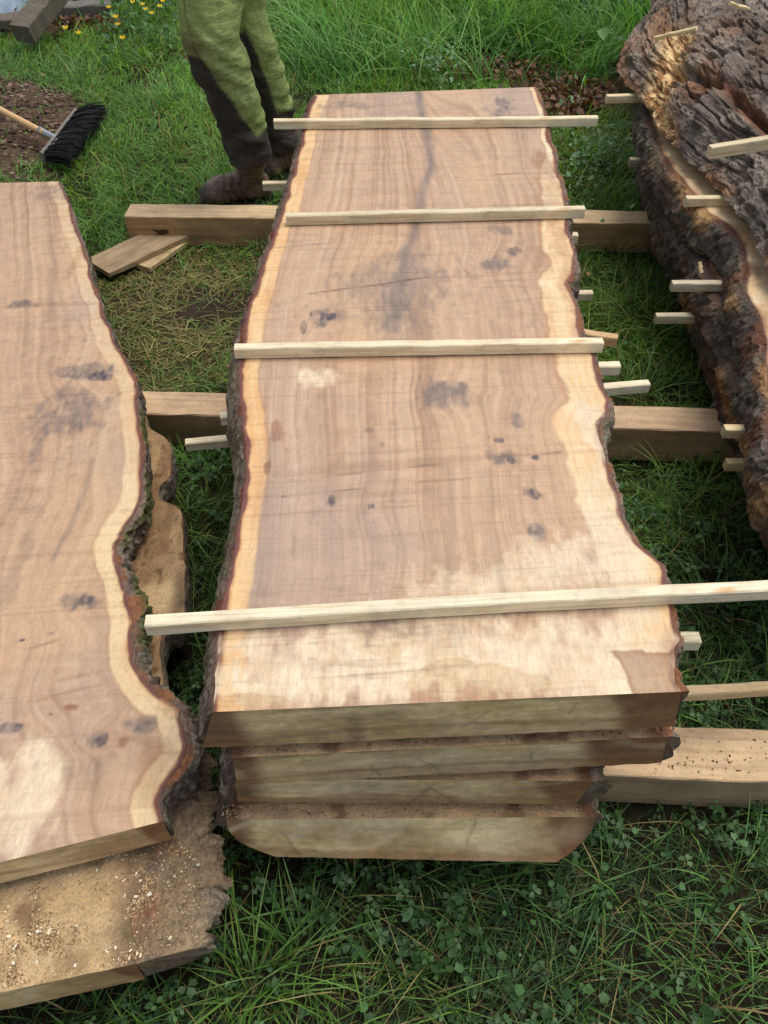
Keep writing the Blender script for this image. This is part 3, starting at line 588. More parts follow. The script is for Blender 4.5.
# ------------------------------------------------------------------ white chips on the sawdust
def chips(name, n, pick, size, cols, label, zfun, flat_=.5):
    xs, ys = pick(n); V = []; Q = []; cc = []
    k = len(xs)
    ang = rng.random(k)*6.283; l = size*(.4+1.2*rng.random(k)**2); w = l*(.3+.5*rng.random(k)); h = l*.25
    zb = zfun(xs, ys)+h*.3
    cor = [(-1, -1), (1, -1), (1, 1), (-1, 1)]
    P = np.zeros((k, 8, 3)); tilt = (rng.random((k, 2))-.5)*flat_
    for q in range(8):
        sx, sy = cor[q % 4]; sz = 1 if q > 3 else -1; j = .7+.6*rng.random(k)
        lx, ly = sx*l/2*j, sy*w/2*j
        P[:, q, 0] = xs+np.cos(ang)*lx-np.sin(ang)*ly; P[:, q, 1] = ys+np.sin(ang)*lx+np.cos(ang)*ly
        P[:, q, 2] = zb+sz*h/2+lx*tilt[:, 0]+ly*tilt[:, 1]
    B = np.arange(k)[:, None, None]*8; Qs = np.array([[4, 5, 6, 7], [0, 1, 5, 4], [1, 2, 6, 5], [2, 3, 7, 6], [3, 0, 4, 7]])
    Q = (B+Qs[None]).reshape(-1, 4); ci = rng.integers(0, len(cols), k)
    cc = np.repeat(np.array(cols)[ci]*(.75+.4*rng.random(k))[:, None], 8, 0)
    return tag(mesh(name, P.reshape(-1, 3), Q, M_CHIP, None, cc, smooth=False), label, None, None, 'stuff')
polyD = P2([(0,880),(80,860),(170,830),(205,870),(196,940),(120,965),(0,988)], Z2L)
def inp(poly, n):
    lo, hi = poly.min(0), poly.max(0); p = lo+(hi-lo)*rng.random((n*16, 2)); p = p[inpoly(p[:, 0], p[:, 1], poly)]; p = p[rng.random(len(p)) < .08+.92*ss(.45, .65, f2(p[:, 0]*16+3, p[:, 1]*16, 3))][:n]; return p[:, 0], p[:, 1]
chips('wood_chips', 110, lambda n: inp(polyD, n), .004, [srgb(240, 228, 200), srgb(232, 214, 176)], 'white wood chips scattered on the sawdust', lambda x, y: x*0+Z2L+.002)
chips('sawdust', 7000, lambda n: inp(polyD, n), .0019, [srgb(196, 164, 122), srgb(120, 92, 64), srgb(150, 120, 86), srgb(214, 186, 142)], 'coarse brown sawdust grains lying on the lower left slab', lambda x, y: x*0+Z2L)
polyB = P2([(625,768),(672,730),(768,732),(768,780)], ZB)
chips('bearer_debris', 160, lambda n: inp(polyB, n), .0026, [srgb(84, 62, 46), srgb(116, 84, 58), srgb(222, 192, 142)], 'dark crumbs of bark on the near bearer', lambda x, y: x*0+ZB+.001)
polyB2 = P2([(232,757),(450,743),(672,733),(672,727),(450,735),(232,749)], .40)
chips('lip_debris', 260, lambda n: inp(polyB2, n), .0018, [srgb(60, 44, 32), srgb(150, 110, 76), srgb(200, 160, 110)], 'crumbs on the lip of the second slab', lambda x, y: x*0+.401)
polyB4 = P2([(222,818),(450,817),(602,814),(602,803),(450,803),(222,805)], .19)
chips('lip_sawdust', 420, lambda n: inp(polyB4, n), .0018, [srgb(60, 44, 32), srgb(180, 146, 104), srgb(214, 186, 142)], 'crumbs on the lip of the lowest slab', lambda x, y: x*0+.191)

# ------------------------------------------------------------------ the sawn log on the right
GR = 'slabs of the sawn log on the right'
ZA = .40
E_C = P2([(772,490),(766,440),(760,400),(756,345),(750,312),(738,290),(741,268),(736,245),(722,226),(700,214),(690,198),(676,180),(664,166),(654,150),(646,128),(640,108)], ZA)
E_C = np.concatenate([[[1.03, .75]], E_C[np.argsort(E_C[:, 1])], [[1.06, 3.36]]])
def rightside(E, w=1.0): R = E.copy(); R[:, 0] = 2.15+.1*np.sin(R[:, 1]*2); return R
def logcol(base, x, y, z, o, h):
    c = lerp(base*.9, srgb(100, 88, 78), ss(.35, .65, f3(x*8, y*8, z*8, 3))*.6)
    c = lerp(c, srgb(128, 80, 56), ss(.56, .7, f3(x*9+40, y*7, z*14, 3))*.55*ss(2.6, 2.0, y))
    c = lerp(c, srgb(110, 104, 100), ss(.6, .75, f3(x*12, y*9+20, z*12, 3))*.5)
    c = lerp(c, lerp(srgb(172, 124, 82), srgb(208, 166, 114), ss(.4, .7, f3(x*22, y*9, z*22, 3))), ss(.5, .62, f3(x*7+11, y*5, z*10, 3))*.75*ss(2.7, 2.2, y))
    return c
def edge_at(z, pts): 
    E = P2(pts, z); E = E[np.argsort(E[:, 1])]; return E
E_A = np.concatenate([[[.98, .75]], edge_at(.13, [(768,520),(752,480),(738,440),(725,400),(712,360),(698,325),(683,290),(670,262),(658,235),(650,205),(643,175)]), [[1.03, 3.36]]])
E_B = np.concatenate([[[1.0, .75]], edge_at(.26, [(790,500),(757,440),(740,395),(728,352),(715,322),(700,295),(690,265),(676,240),(664,212),(652,182),(644,150)]), [[1.04, 3.36]]])
slog = dict(lw=lambda X, Y: .15+.03*f2(Y*6, X*3, 3), rw=(.05, .02), sw=(1.0, .5), marks=[(672,178,7,12,.9,'b'), (684,190,9,9,.9,'r'), (700,207,9,8,.8,'b'), (718,222,8,8,.7,'r'), (735,245,6,14,.8,'b'), (742,268,5,10,.7,'r'), (656,140,7,12,.8,'b'), (700,185,9,5,.4,'b'), (752,270,10,8,.6,'b'), (764,318,8,14,.7,'b'), (660,155,4,8,.8,'r')], streaks=[])
make_slab('oak_plank', 'lowest bark edged slab of the sawn log on the right, in the grass', E_A, rightside(E_A), ZB-.002, .19, slog, 60, 240, (.035, .01), GR, (.0, 0), barkcol=logcol, moss=.1, bk=(.75, 1), drop=.04)
make_slab('oak_plank', 'middle bark edged slab of the sawn log on the right', E_B, rightside(E_B), .215, .295, slog, 60, 240, (.035, .01), GR, (.01, 0), barkcol=logcol, moss=.1, bk=(.75, 1), drop=.02)
make_slab('oak_plank', 'cream edged slab under the thick barked top piece of the log on the right', E_C, rightside(E_C), .32, ZA, slog, 130, 260, (.022, .01), GR, (.012, 0), barkcol=logcol, moss=.1, bk=(.7, 1), drop=.022)
# crown piece with all the thick bark on its back
ZC = .425
E_K = np.concatenate([[[1.33, .7]], edge_at(ZC+.01, [(800,330),(775,280),(757,252),(748,232),(733,212),(716,194),(700,176),(684,158),(668,142),(656,130),(648,112),(636,98),(622,84),(619,66),(628,44),(648,22),(652,0)]), [[1.3, 4.6]]])
root = empty('log_crown', (1.6, 2.4, ZC)); tag(root, 'half round top piece of the log on the right, thick with furrowed dark bark', 'log')
nv, nu = 520, 250
yy = np.linspace(.72, 4.55, nv); ex = np.interp(yy, E_K[:, 1], E_K[:, 0]); ex = ex+.02*(f2(yy*14, yy*0, 3)-.5)
wK = 2.2-ex; tt = np.linspace(0, 1, nu)**1.6
ex = ex-.004; TT, YY = np.meshgrid(tt, yy); EX = ex[:, None]; X = EX+TT*wK[:, None]
prof = np.sin(np.pi*np.clip(TT, 0, 1)*.98+.02)**.62
Z = ZC+prof*(.30+.05*np.sin(YY*1.7))+.012
S = np.hypot(X, Z)*1.0                                      # arc-ish coordinate
arc = (TT**.8)*1.4
rid = 1-np.abs(2*f2(arc*20+.9*f2(YY*4, arc*4, 2), YY*4.2, 3)-1)            # long plates with furrows between
rid2 = 1-np.abs(2*f2(arc*40+3, YY*17, 3)-1)
fine = f2(arc*80, YY*60, 3); flake = n2(arc*150+2*f2(YY*30, arc*30, 2), YY*55)
D = -.013*ss(.84, .97, rid)+.016*(f2(arc*6, YY*4, 3)-.4)-.006*ss(.84, .98, rid2)+.007*(fine-.5)+.006*(flake-.5)+.07*(f2(arc*2.6, YY*2.2+4, 2)-.5)
ix, iy, _ = proj(np.stack([X, YY, Z], -1))
groove = segdist(ix, iy, [(668,70),(692,74),(715,85),(735,98),(752,114),(775,135)])
gm = np.exp(-(groove/5.5)**2); D = D-.05*gm
ridge = np.exp(-(segdist(ix, iy, [(740,68),(730,85),(716,105),(703,124)])/4.5)**2); D = D+.045*ridge
torn = np.exp(-(segdist(ix, iy, [(672,44),(664,62),(655,88),(652,108),(660,126)])/13)**2)*ss(.2, .5, f2(ix*.12, iy*.06, 3))
torn = np.maximum(torn, np.exp(-(segdist(ix, iy, [(690,36),(672,42)])/4)**2)); D = D-.02*torn
nz = np.stack([-(1-TT)*1.1, 0*TT, .35+prof], -1); nz /= np.linalg.norm(nz, axis=-1)[..., None]
fade = .45+.55*ss(0, .03, TT)
Pc = np.stack([X, YY, Z], -1)+nz*(D*fade)[..., None]
Pc[..., 2] = np.maximum(Pc[..., 2], ZC+.003); rimf = ss(.04, .0, TT)*(YY < 3.2); Pc[..., 0] += rimf*(.004+.03*(f2(YY*38, TT*90, 3)-.5)); Pc[..., 2] -= rimf*.02; Pc[..., 0] = np.maximum(Pc[..., 0], EX-.005+.03*(f2(YY*30, TT*60, 3)-.5)-.10*ss(3.15, 3.5, YY))
bc = lerp(srgb(98, 87, 77), srgb(144, 132, 119), ss(.3, .75, f2(arc*9, YY*7, 4)))
bc = lerp(bc, srgb(72, 60, 52), ss(.8, .96, rid)*.6); bc = lerp(bc, srgb(134, 124, 114), ss(.55, .8, fine)*.35)
bc = lerp(bc, srgb(104, 76, 58), ss(.55, .75, f2(arc*7+20, YY*8, 3))*.45)
bc = lerp(bc, lerp(srgb(150, 96, 66), srgb(96, 56, 40), f2(ix*.1, iy*.1, 2)), np.clip(np.exp(-((groove-3)/5)**2)*ss(705, 740, ix)*ss(.25, .5, f2(ix*.06, iy*.09+4, 2)+.1), 0, 1)*.85)
bc = lerp(bc, lerp(srgb(166, 122, 80), srgb(216, 184, 134), ss(.35, .65, f2(ix*.3, iy*.1, 3))), np.clip(torn*1.3, 0, 1))
rimk = (1-ss(.0, .02, TT))*ss(.4, .55, f2(YY*9, TT*4, 3)); bc = lerp(bc, srgb(150, 104, 70), rimk*.6)
bc = lerp(bc, lerp(srgb(128, 84, 58), srgb(168, 116, 76), f2(arc*30, YY*20, 3)), ss(.58, .7, f2(arc*5+13, YY*3.4, 4))*.4)
bc = bc*(.98+.5*ss(.3, .7, f2(arc*60, YY*45, 3)))[..., None]
off = np.array(root.location)
mesh('bark', Pc.reshape(-1, 3)-off, grid(nu, nv), M_BARK, root, bc.reshape(-1, 3), False)
# its sawn underside and ends
n = nv; bot = np.concatenate([np.c_[ex+.085, yy, np.full(n, ZC)], np.c_[ex*0+2.2, yy, np.full(n, ZC)]])-off
i = np.arange(n-1); mesh('sawn_face', bot, np.stack([i, i+1, n+i+1, n+i], -1)[:, ::-1], M_END, root, np.tile(HEART2, (2*n, 1)))
for j in (0, -1):
    top = Pc[j]; b0 = top.copy(); b0[:, 2] = ZC; Ve = np.concatenate([top, b0])-off; k = np.arange(nu-1)
    mesh('end_grain', Ve, np.stack([k, k+1, nu+k+1, nu+k], -1), M_END, root, np.tile(srgb(170, 134, 96), (2*nu, 1)), smooth=False)
GLG = 'battens in the sawn log on the right'
def lb(a, length, zb, label, tint=(1, 1, 1), slope=0., **k):
    p = px(*a, zb+BH/2); q = p+np.array([length, slope*length, 0]); return batten(tuple(p), tuple(q), zb, label, GLG, tint, **k)
lb((606,99), .6, ZA+.0005, 'yellowish batten end sticking out of the far end of the log, over brown leaf litter', (.98, .92, .78), .1)
lb((685,201), .5, ZA+.0005, 'cream batten end lying over the pale streak of the log', (1.0, .93, .80), .03)
lb((629,162), .6, .2955, 'dark weathered batten end low on the log, above the far bearer', (.45, .42, .4))
lb((671,286), .6, .2955, 'grey white batten end on the log side, upper of two close together', (.86, .86, .84), .0)
lb((655,318), .6, .1905, 'grey white batten end on the log side, lower and longer of two close together', (.86, .86, .82), .0)
lb((723,431), .6, .2955, 'short cream batten end on the log over the middle bearer, chipped on top', (.95, .86, .68), .0)
lb((725,465), .6, .1905, 'small tan batten end on the log just below the chipped one', (.92, .82, .62), .0)
# one batten lying on the bark
p = px(709, 152, .62); q = p+np.array([.6, .10, .05])
tag(beam('wooden_batten', p, q, BW, .03, M_PINE, (.86, .80, .70)), 'grey cream batten lying on top of the dark bark at the right edge', 'batten', GLG)
def splinter(p0, p1, w, label):
    tag(beam('wood_splinter', p0, p1, w, w*.6, M_PINE, (.95, .86, .66), seg=6, cham=w*.15, wob=.003), label, 'splinter')
splinter(px(655,38,.63), px(697,28,.68), .018, 'pale splinter lying on the far bark of the log')
splinter(px(730,3,.82), px(748,9,.80), .014, 'small pale splinter on the bark at the top edge of the photo')
splinter(px(707,262,.33)+C(-.02,0,0), px(709,273,.31)+C(-.02,0,0), .010, 'tiny white splinter stuck to the bark above the two close battens')

# ------------------------------------------------------------------ person in green work trousers
FAB_G, FAB_D = srgb(134, 150, 88), srgb(62, 57, 53)
def tube(bm, pts, n=20):
    rings = []
    for k, (c, rx, ry) in enumerate(pts):
        c = Vector(c); a = Vector(pts[max(k-1, 0)][0]); b = Vector(pts[min(k+1, len(pts)-1)][0]); d = (b-a).normalized()
        xv = (Vector((1, 0, 0))-d*d.x).normalized(); yv = d.cross(xv)
        rings.append([bm.verts.new(c+xv*rx*math.cos(6.2832*q/n)+yv*ry*math.sin(6.2832*q/n)) for q in range(n)])
    for r, s in zip(rings[:-1], rings[1:]):
        for q in range(n): bm.faces.new((r[q], r[(q+1) % n], s[(q+1) % n], s[q]))
    bm.faces.new(rings[0][::-1]); bm.faces.new(rings[-1])
def remesh(bm, name, vox, smooth=6):
    me = bpy.data.meshes.new(name); bm.normal_update(); bmesh.ops.recalc_face_normals(bm, faces=bm.faces); bm.to_mesh(me)
    o = bpy.data.objects.new(name, me); COL.objects.link(o)
    r = o.modifiers.new('r', 'REMESH'); r.mode = 'VOXEL'; r.voxel_size = vox
    s = o.modifiers.new('s', 'SMOOTH'); s.iterations = smooth; s.factor = .5
    dg = bpy.context.evaluated_depsgraph_get(); m2 = bpy.data.meshes.new_from_object(o.evaluated_get(dg))
    bpy.data.objects.remove(o); bpy.data.meshes.remove(me)
    V = np.zeros(len(m2.vertices)*3); m2.vertices.foreach_get('co', V); Nn = np.zeros(len(m2.vertices)*3); m2.vertices.foreach_get('normal', Nn)
    return m2, V.reshape(-1, 3), Nn.reshape(-1, 3)
def finish(m2, V, col, mt, name, parent, off):
    m2.vertices.foreach_set('co', (V-off).astype(np.float32).ravel()); m2.polygons.foreach_set('use_smooth', np.ones(len(m2.polygons), bool))
    c = np.ones((len(V), 4), np.float32); c[:, :3] = col
    m2.color_attributes.new('Col', 'FLOAT_COLOR', 'POINT').data.foreach_set('color', c.ravel())
    m2.materials.clear(); m2.materials.append(mt); m2.update(); m2.name = name
    o = bpy.data.objects.new(name, m2); COL.objects.link(o); o.parent = parent; return o
pl0 = px(240, 195); pr = empty('person', (pl0[0], pl0[1], 0))
tag(pr, 'person standing behind the far bearer in green and dark work trousers and muddy brown boots', 'person')
poff = np.array(pr.location)
fl = [(pd(251,158,2.98), .076, .086), (pd(247,142,2.97), .08, .09), (pd(240,118,2.95), .082, .092), (pd(231,88,2.92), .09, .097), (pd(219,62,2.89), .098, .102), (pd(210,38,2.88), .1, .108), (pd(210,12,2.92), .105, .115), (pd(214,-20,2.98), .112, .12), (pd(224,-75,3.08), .125, .13), (pd(232,-120,3.14), .12, .13)]
rl = [(pd(283,143,3.26), .075, .085), (pd(278,128,3.25), .076, .088), (pd(270,100,3.23), .078, .092), (pd(262,70,3.2), .08, .095), (pd(254,45,3.18), .08, .1), (pd(244,15,3.2), .08, .105), (pd(240,-20,3.22), .095, .115), (pd(248,-75,3.24), .125, .13), (pd(248,-115,3.25), .12, .13)]
bm = bmesh.new(); tube(bm, fl); tube(bm, rl)
hipc = (np.array(fl[-1][0])+np.array(rl[-1][0]))/2
tube(bm, [(hipc+C(0, 0, -.06), .15, .19), (hipc+C(0, 0, .0), .165, .2), (hipc+C(0, 0, .1), .155, .185)])
m2, V, Nn = remesh(bm, 'trousers', .0085, 5); bm.free()
flc = np.array([p[0] for p in fl]); rlc = np.array([p[0] for p in rl])
def nearest(V, cs):
    z = V[:, 2]; o = np.argsort(cs[:, 2]); return np.stack([np.interp(z, cs[o, 2], cs[o, k]) for k in (0, 1)], -1)
cf, cr = nearest(V, flc), nearest(V, rlc)
isf = np.hypot(V[:, 0]-cf[:, 0], V[:, 1]-cf[:, 1]) < np.hypot(V[:, 0]-cr[:, 0], V[:, 1]-cr[:, 1])
ctr = np.where(isf[:, None], cf, cr)
lat = V[:, 0]-ctr[:, 0]         # + = back of the leg (away from the toe)
low_ = ss(.42, .1, V[:, 2])
wr = (f3(V[:, 0]*5, V[:, 1]*5, V[:, 2]*26+V[:, 0]*9, 3)-.5)*(.006+.010*low_) + (f3(V[:, 0]*14, V[:, 1]*14, V[:, 2]*40, 2)-.5)*.005
wr = wr - .007*ss(.6, .8, 1-np.abs(2*n3(V[:, 0]*4+9, V[:, 1]*4, V[:, 2]*15+V[:, 0]*12)-1))
wr = wr + (.5-np.abs(2*f3(V[:, 0]*6+3, V[:, 1]*6, V[:, 2]*30+V[:, 0]*14, 2)-1))*.016*ss(.5, .3, V[:, 2]) + (f3(V[:, 0]*30, V[:, 1]*30, V[:, 2]*60, 2)-.5)*.005
V2 = V+Nn*wr[:, None]
ztop = np.where(isf, .585, .575); zlow = np.where(isf, .31, .285)
lim = np.where(isf, -.012+(.53-V[:, 2])*.30, .02+(.5-V[:, 2])*.06)
nz_ = .02*(f3(V[:, 0]*20, V[:, 1]*20, V[:, 2]*20, 2)-.5)
dark = (1-ss(-.004, .004, lat-lim+nz_*.6))*ss(-.004, .004, ztop-V[:, 2]+nz_); dark = np.maximum(dark, ss(-.01, .01, zlow-V[:, 2]+nz_))
col = lerp(FAB_G, srgb(158, 172, 112), ss(.4, .7, f3(V[:, 0]*8, V[:, 1]*8, V[:, 2]*8, 3))*.6)
col = lerp(col, srgb(92, 98, 62), ss(.5, .7, f3(V[:, 0]*11+7, V[:, 1]*11, V[:, 2]*13, 3))*.55*ss(.9, .5, V[:, 2]))
col = lerp(col, srgb(112, 96, 66), ss(.08, .0, np.abs(V[:, 2]-.62))*ss(.03, -.04, lat)*isf*ss(.35, .6, f3(V[:, 0]*14, V[:, 1]*14, V[:, 2]*14, 3))*.7)
cd_ = lerp(FAB_D, srgb(92, 84, 76), ss(.45, .75, f3(V[:, 0]*10, V[:, 1]*10, V[:, 2]*22, 3))*.7)
seam = np.exp(-((lat-lim+nz_*.6+.004)/.004)**2)*(V[:, 2] > zlow)*.5; col = col*(1-seam[:, None])
finish(m2, V2, lerp(col, cd_, dark), M_CLOTH, 'trousers', pr, poff)
# upper body and head (above the picture)
bm = bmesh.new(); hx, hy, hz = hipc
tube(bm, [(C(hx, hy, hz+.03), .17, .2), (C(hx-.02, hy-.01, hz+.2), .165, .2), (C(hx-.05, hy-.02, hz+.38), .18, .22), (C(hx-.07, hy-.03, hz+.5), .15, .2), (C(hx-.08, hy-.03, hz+.56), .07, .075), (C(hx-.09, hy-.03, hz+.64), .06, .065), (C(hx-.1, hy-.03, hz+.7), .085, .075), (C(hx-.105, hy-.03, hz+.78), .1, .08), (C(hx-.1, hy-.03, hz+.86), .07, .06)])
for s in (-1, 1):
    tube(bm, [(C(hx-.06, hy+s*.17-.03, hz+.46), .06, .06), (C(hx+.02, hy+s*.25, hz+.25), .055, .055), (C(hx-.02, hy+s*.24, hz+.1), .048, .048), (C(hx-.06, hy+s*.17, hz+.0), .05, .05)], 12)
tube(bm, [(C(hx-.19, hy-.03, hz+.76), .018, .014), (C(hx-.21, hy-.03, hz+.735), .02, .016), (C(hx-.18, hy-.03, hz+.725), .014, .012)], 8)
m2, V, Nn = remesh(bm, 'body', .016, 4); bm.free()
col = np.where((V[:, 2] > hz+.6)[:, None], srgb(196, 150, 126), srgb(60, 68, 48)); col = np.where(((V[:, 2] > hz+.79) | ((V[:, 2] > hz+.7) & (V[:, 0] > hx-.08)))[:, None], srgb(70, 52, 38), col)
finish(m2, V+Nn*((f3(V[:, 0]*12, V[:, 1]*12, V[:, 2]*12, 2)-.5)*.012*(V[:, 2] < hz+.55))[:, None], col, M_CLOTH, 'body', pr, poff)
# boots
M_BOOT = attrmat('boot_leather', 90, .006, .6, .45, .35); M_LACE = flat('lace_cord', tuple(srgb(128, 112, 92)), .8); M_SOLE = flat('boot_sole', tuple(srgb(44, 40, 38)), .8)
def boot(heel, toe, ank):
    heel, toe, ank = map(lambda p: np.array(p, float), (heel, toe, ank)); d = toe-heel; L = np.linalg.norm(d[:2]); d = d/np.linalg.norm(d); s = C(-d[1], d[0], 0)
    z0 = .012
    sect = [(.0, .03, .05, .0), (.04, .04, .085, 0), (.22, .044, .12, 0), (.4, .043, .12, 0), (.55, .046, .1, 0), (.7, .054, .092, 0), (.85, .053, .08, 0), (.95, .043, .066, 0), (1., .02, .045, 0)]
    bm = bmesh.new(); rings = []
    for t, w, h, _ in sect:
        c = heel+d*L*t; r = []
        for q in range(16):
            a = 6.2832*q/16; cx, cz = math.cos(a), math.sin(a)
            r.append(bm.verts.new(c+s*w*np.sign(cx)*abs(cx)**.75+C(0, 0, z0+.012+h/2+cz*h/2)))
        rings.append(r)
    for r, q_ in zip(rings[:-1], rings[1:]):
        for q in range(16): bm.faces.new((r[q], r[(q+1) % 16], q_[(q+1) % 16], q_[q]))
    bm.faces.new(rings[0][::-1]); bm.faces.new(rings[-1])
    an = heel+d*L*.27; tube(bm, [(an+C(0, 0, .05), .045, .05), (an+C(0, 0, .1), .05, .055), (ank*.5+an*.5+C(0, 0, .09), .058, .062), (ank+C(0, 0, .03), .062, .066)], 16)
    m2, V, Nn = remesh(bm, 'boot', .0065, 4); bm.free()
    V = V+Nn*((f3(V[:, 0]*16, V[:, 1]*16, V[:, 2]*30, 3)-.5)*.014+(.5-np.abs(2*f3(V[:, 0]*24+5, V[:, 1]*24, V[:, 2]*40, 2)-1))*.010*ss(.03, .06, V[:, 2]))[:, None]
    t = ((V-heel)@d)/L
    crease = np.exp(-((np.mod(t*9+.3*np.sin(V[:, 2]*50), 1)-.5)/.16)**2)*ss(.3, .42, t)*ss(.72, .6, t); V = V-Nn*(crease*.009)[:, None]
    col = lerp(srgb(104, 84, 70), srgb(138, 118, 100), ss(.45, .7, f3(V[:, 0]*18, V[:, 1]*18, V[:, 2]*18, 3))*.8)
    col = lerp(col, srgb(50, 46, 46), ss(.84, .92, t)*.7)
    o = finish(m2, V, col, M_BOOT, 'boot', pr, poff)
    # sole with a heel step
    nn = 22; out = []
    for k in range(nn):
        a = 6.2832*k/nn; t = .5-.53*math.cos(a); w = .056*math.sin(a)*(1-.12*math.cos(2*a)) if abs(math.sin(a)) > 1e-6 else 0
        out.append(heel[:2]+d[:2]*L*t+s[:2]*w)
    out = np.array(out); V = np.concatenate([np.c_[out, np.full(nn, .03)], np.c_[out, np.full(nn, .002)]])-poff
    k = np.arange(nn); Q = np.stack([k, (k+1) % nn, nn+(k+1) % nn, nn+k], -1)[:, ::-1]
    T = [[0, i, i+1] for i in range(1, nn-1)]+[[nn, nn+i+1, nn+i] for i in range(1, nn-1)]
    so = mesh('sole', V, Q, M_SOLE, o, None, False, T)
    # laces over the instep
    for q in range(4):
        t = .36+.07*q; c = heel+d*L*t; zz = .155-.02*q
        V = []
        for a in np.linspace(-1, 1, 7): V += [c+s*a*.034+C(0, 0, zz-.02*a*a)+d*.003, c+s*a*.034+C(0, 0, zz+.004-.02*a*a), c+s*a*.034+C(0, 0, zz-.02*a*a)-d*.003]
        V = np.array(V)-poff; Q = grid(3, 7); mesh('lace', V, Q, M_LACE, o)
boot(px(272,203,.0), px(203,210,.0), fl[0][0])
boot(px(298,170,.0), px(262,186,.0), rl[0][0])

# ------------------------------------------------------------------ broom
M_HANDLE = flat('broom_wood', tuple(srgb(206, 166, 116)), .5, .4, .2, 30, .001, (1, 1, 8))
M_METAL = flat('galvanised_metal', tuple(srgb(150, 154, 158)), .4, .5, .2, 60, .0005, metal=.7); M_BLACK = flat('black_bristle', tuple(srgb(34, 33, 34)), .6, .3, .3, 60, 0)
A, B = px(45,158,.05), px(79,113,.055); head = (A+B)/2; ax = (B-A)/np.linalg.norm(B-A)
br = empty('broom', (head[0], head[1], 0)); tag(br, 'broom with black bristles lying on the grass beside bare soil', 'broom'); bo = np.array(br.location)
def child_beam(name, p0, p1, w, h, m, parent, **k):
    o = beam(name, p0, p1, w, h, m, **k); o.parent = parent; o.location = Vector(o.location)-Vector(bo); return o
bd_ = np.cross(ax, C(0, 0, 1)); bd_ /= np.linalg.norm(bd_); bd_ = bd_ if bd_[0] > 0 else -bd_      # bristle direction, to the right
M_HEAD = flat('broom_head_wood', tuple(srgb(120, 112, 104)), .6)
child_beam('broom_head', A-bd_*.012, B-bd_*.010, .018, .045, M_HEAD, br, seg=12, cham=.006)
nb = 1500; base = A[None]+(B-A)[None]*rng.random((nb, 1))+C(0, 0, 1)*((rng.random((nb, 1))-.5)*.045)
fan = ((base-head)@ax)[:, None]*ax[None]*.12
tipd = bd_[None]*(.105+.02*rng.random((nb, 1)))+fan+C(0, 0, .012)+(rng.random((nb, 3))-.5)*.024
V = []; Q = []
sd_ = np.cross(tipd, rng.random((nb, 3))-.5); sd_ /= np.linalg.norm(sd_, axis=1)[:, None]; sd_ *= .0013
mid_ = base+tipd*.55+C(0, 0, .008); tip = base+tipd
V = np.stack([base-sd_, base+sd_, mid_-sd_, mid_+sd_, tip-sd_*.6, tip+sd_*.6], 1); i = np.arange(nb)[:, None]*6
Q = np.concatenate([i+np.array([[0, 1, 3, 2]]), i+np.array([[2, 3, 5, 4]])])
V[..., 2] = np.maximum(V[..., 2], .006)
tag(mesh('bristles', V.reshape(-1, 3)-bo, Q, M_BLACK, br), kind='stuff')
# dense core of the tuft so that it reads solid
ncore = 26; tb = np.linspace(0, 1, ncore)
Vc = []
for t in tb:
    for u in np.linspace(0, 1, 9):
        a = u*2*math.pi; c = A+(B-A)*t+((A+(B-A)*t-head)@ax)*ax*.3*.0
        Vc.append(c+bd_*(.06+.05*math.cos(a))+C(0, 0, .022*math.sin(a)))
mesh('bristle_core', np.array(Vc)-bo, grid(9, ncore), M_BLACK, br)
def rod(name, p0, p1, r0, r1, m, parent, off, n=12, seg=10):
    p0, p1 = np.array(p0, float), np.array(p1, float); d = (p1-p0)/np.linalg.norm(p1-p0); x = np.cross(d, C(0, 0, 1)); x /= np.linalg.norm(x)+1e-9; y = np.cross(d, x)
    V = []
    for t in np.linspace(0, 1, seg):
        r = r0+(r1-r0)*t
        for q in range(n): V.append(p0+(p1-p0)*t+x*r*math.cos(6.2832*q/n)+y*r*math.sin(6.2832*q/n))
    i = np.arange(seg-1)[:, None]; k = np.arange(n)[None]
    Q = np.stack([i*n+k, i*n+(k+1) % n, (i+1)*n+(k+1) % n, (i+1)*n+k], -1).reshape(-1, 4)
    T = [[0, q+1, q] for q in range(1, n-1)]+[[(seg-1)*n, (seg-1)*n+q, (seg-1)*n+q+1] for q in range(1, n-1)]
    return mesh(name, np.array(V)-off, Q, m, parent, None, True, T)
sk = px(58,142,.055); s1 = px(44,133,.075); hd = s1-sk; hd /= np.linalg.norm(hd)
far = px(-90, 62, .15)
rod('handle', s1-C(0,0,0), far, .014, .013, M_HANDLE, br, bo); rod('socket', sk+C(.02, 0, 0), s1+(far-s1)*.03, .011, .017, M_METAL, br, bo)
rod('brace', px(57,139,.075), px(50,150,.06), .004, .004, M_METAL, br, bo, 6, 4)

# ------------------------------------------------------------------ things at the far left corner
M_GREYW = flat('weathered_timber', tuple(srgb(112, 108, 100)), .85, .2, .35, 22, .004, (8, 1, 8)); M_DKW = flat('dark_damp_timber', tuple(srgb(104, 96, 84)), .85, .2, .4, 22, .004, (8, 1, 8))
def solid(name, p0, p1, w, h, m, label, cat, **k): return tag(beam(name, p0, p1, w, h, m, seg=24, cham=.006, wob=.006, rough=.003, **k), label, cat)
solid('leaning_timber', px(22,34,.10), px(60,-14,.22), .12, .09, M_DKW, 'dark damp timber leaning in the far left corner', 'timber')
solid('kerb_plank', px(52,13,.04), px(112,9,.04), .12, .08, M_GREYW, 'pale grey plank on the ground behind the dark timber', 'plank')
solid('rotten_plank', px(-30,25,.06), px(24,19,.06), .13, .05, M_DKW, 'low dark plank in front of the blue white sheet', 'plank')
sv = px(-36, 0, .15); nn_ = 26; uu, vv_ = np.meshgrid(np.linspace(-.5, .22, nn_), np.linspace(-.15, .5, nn_))
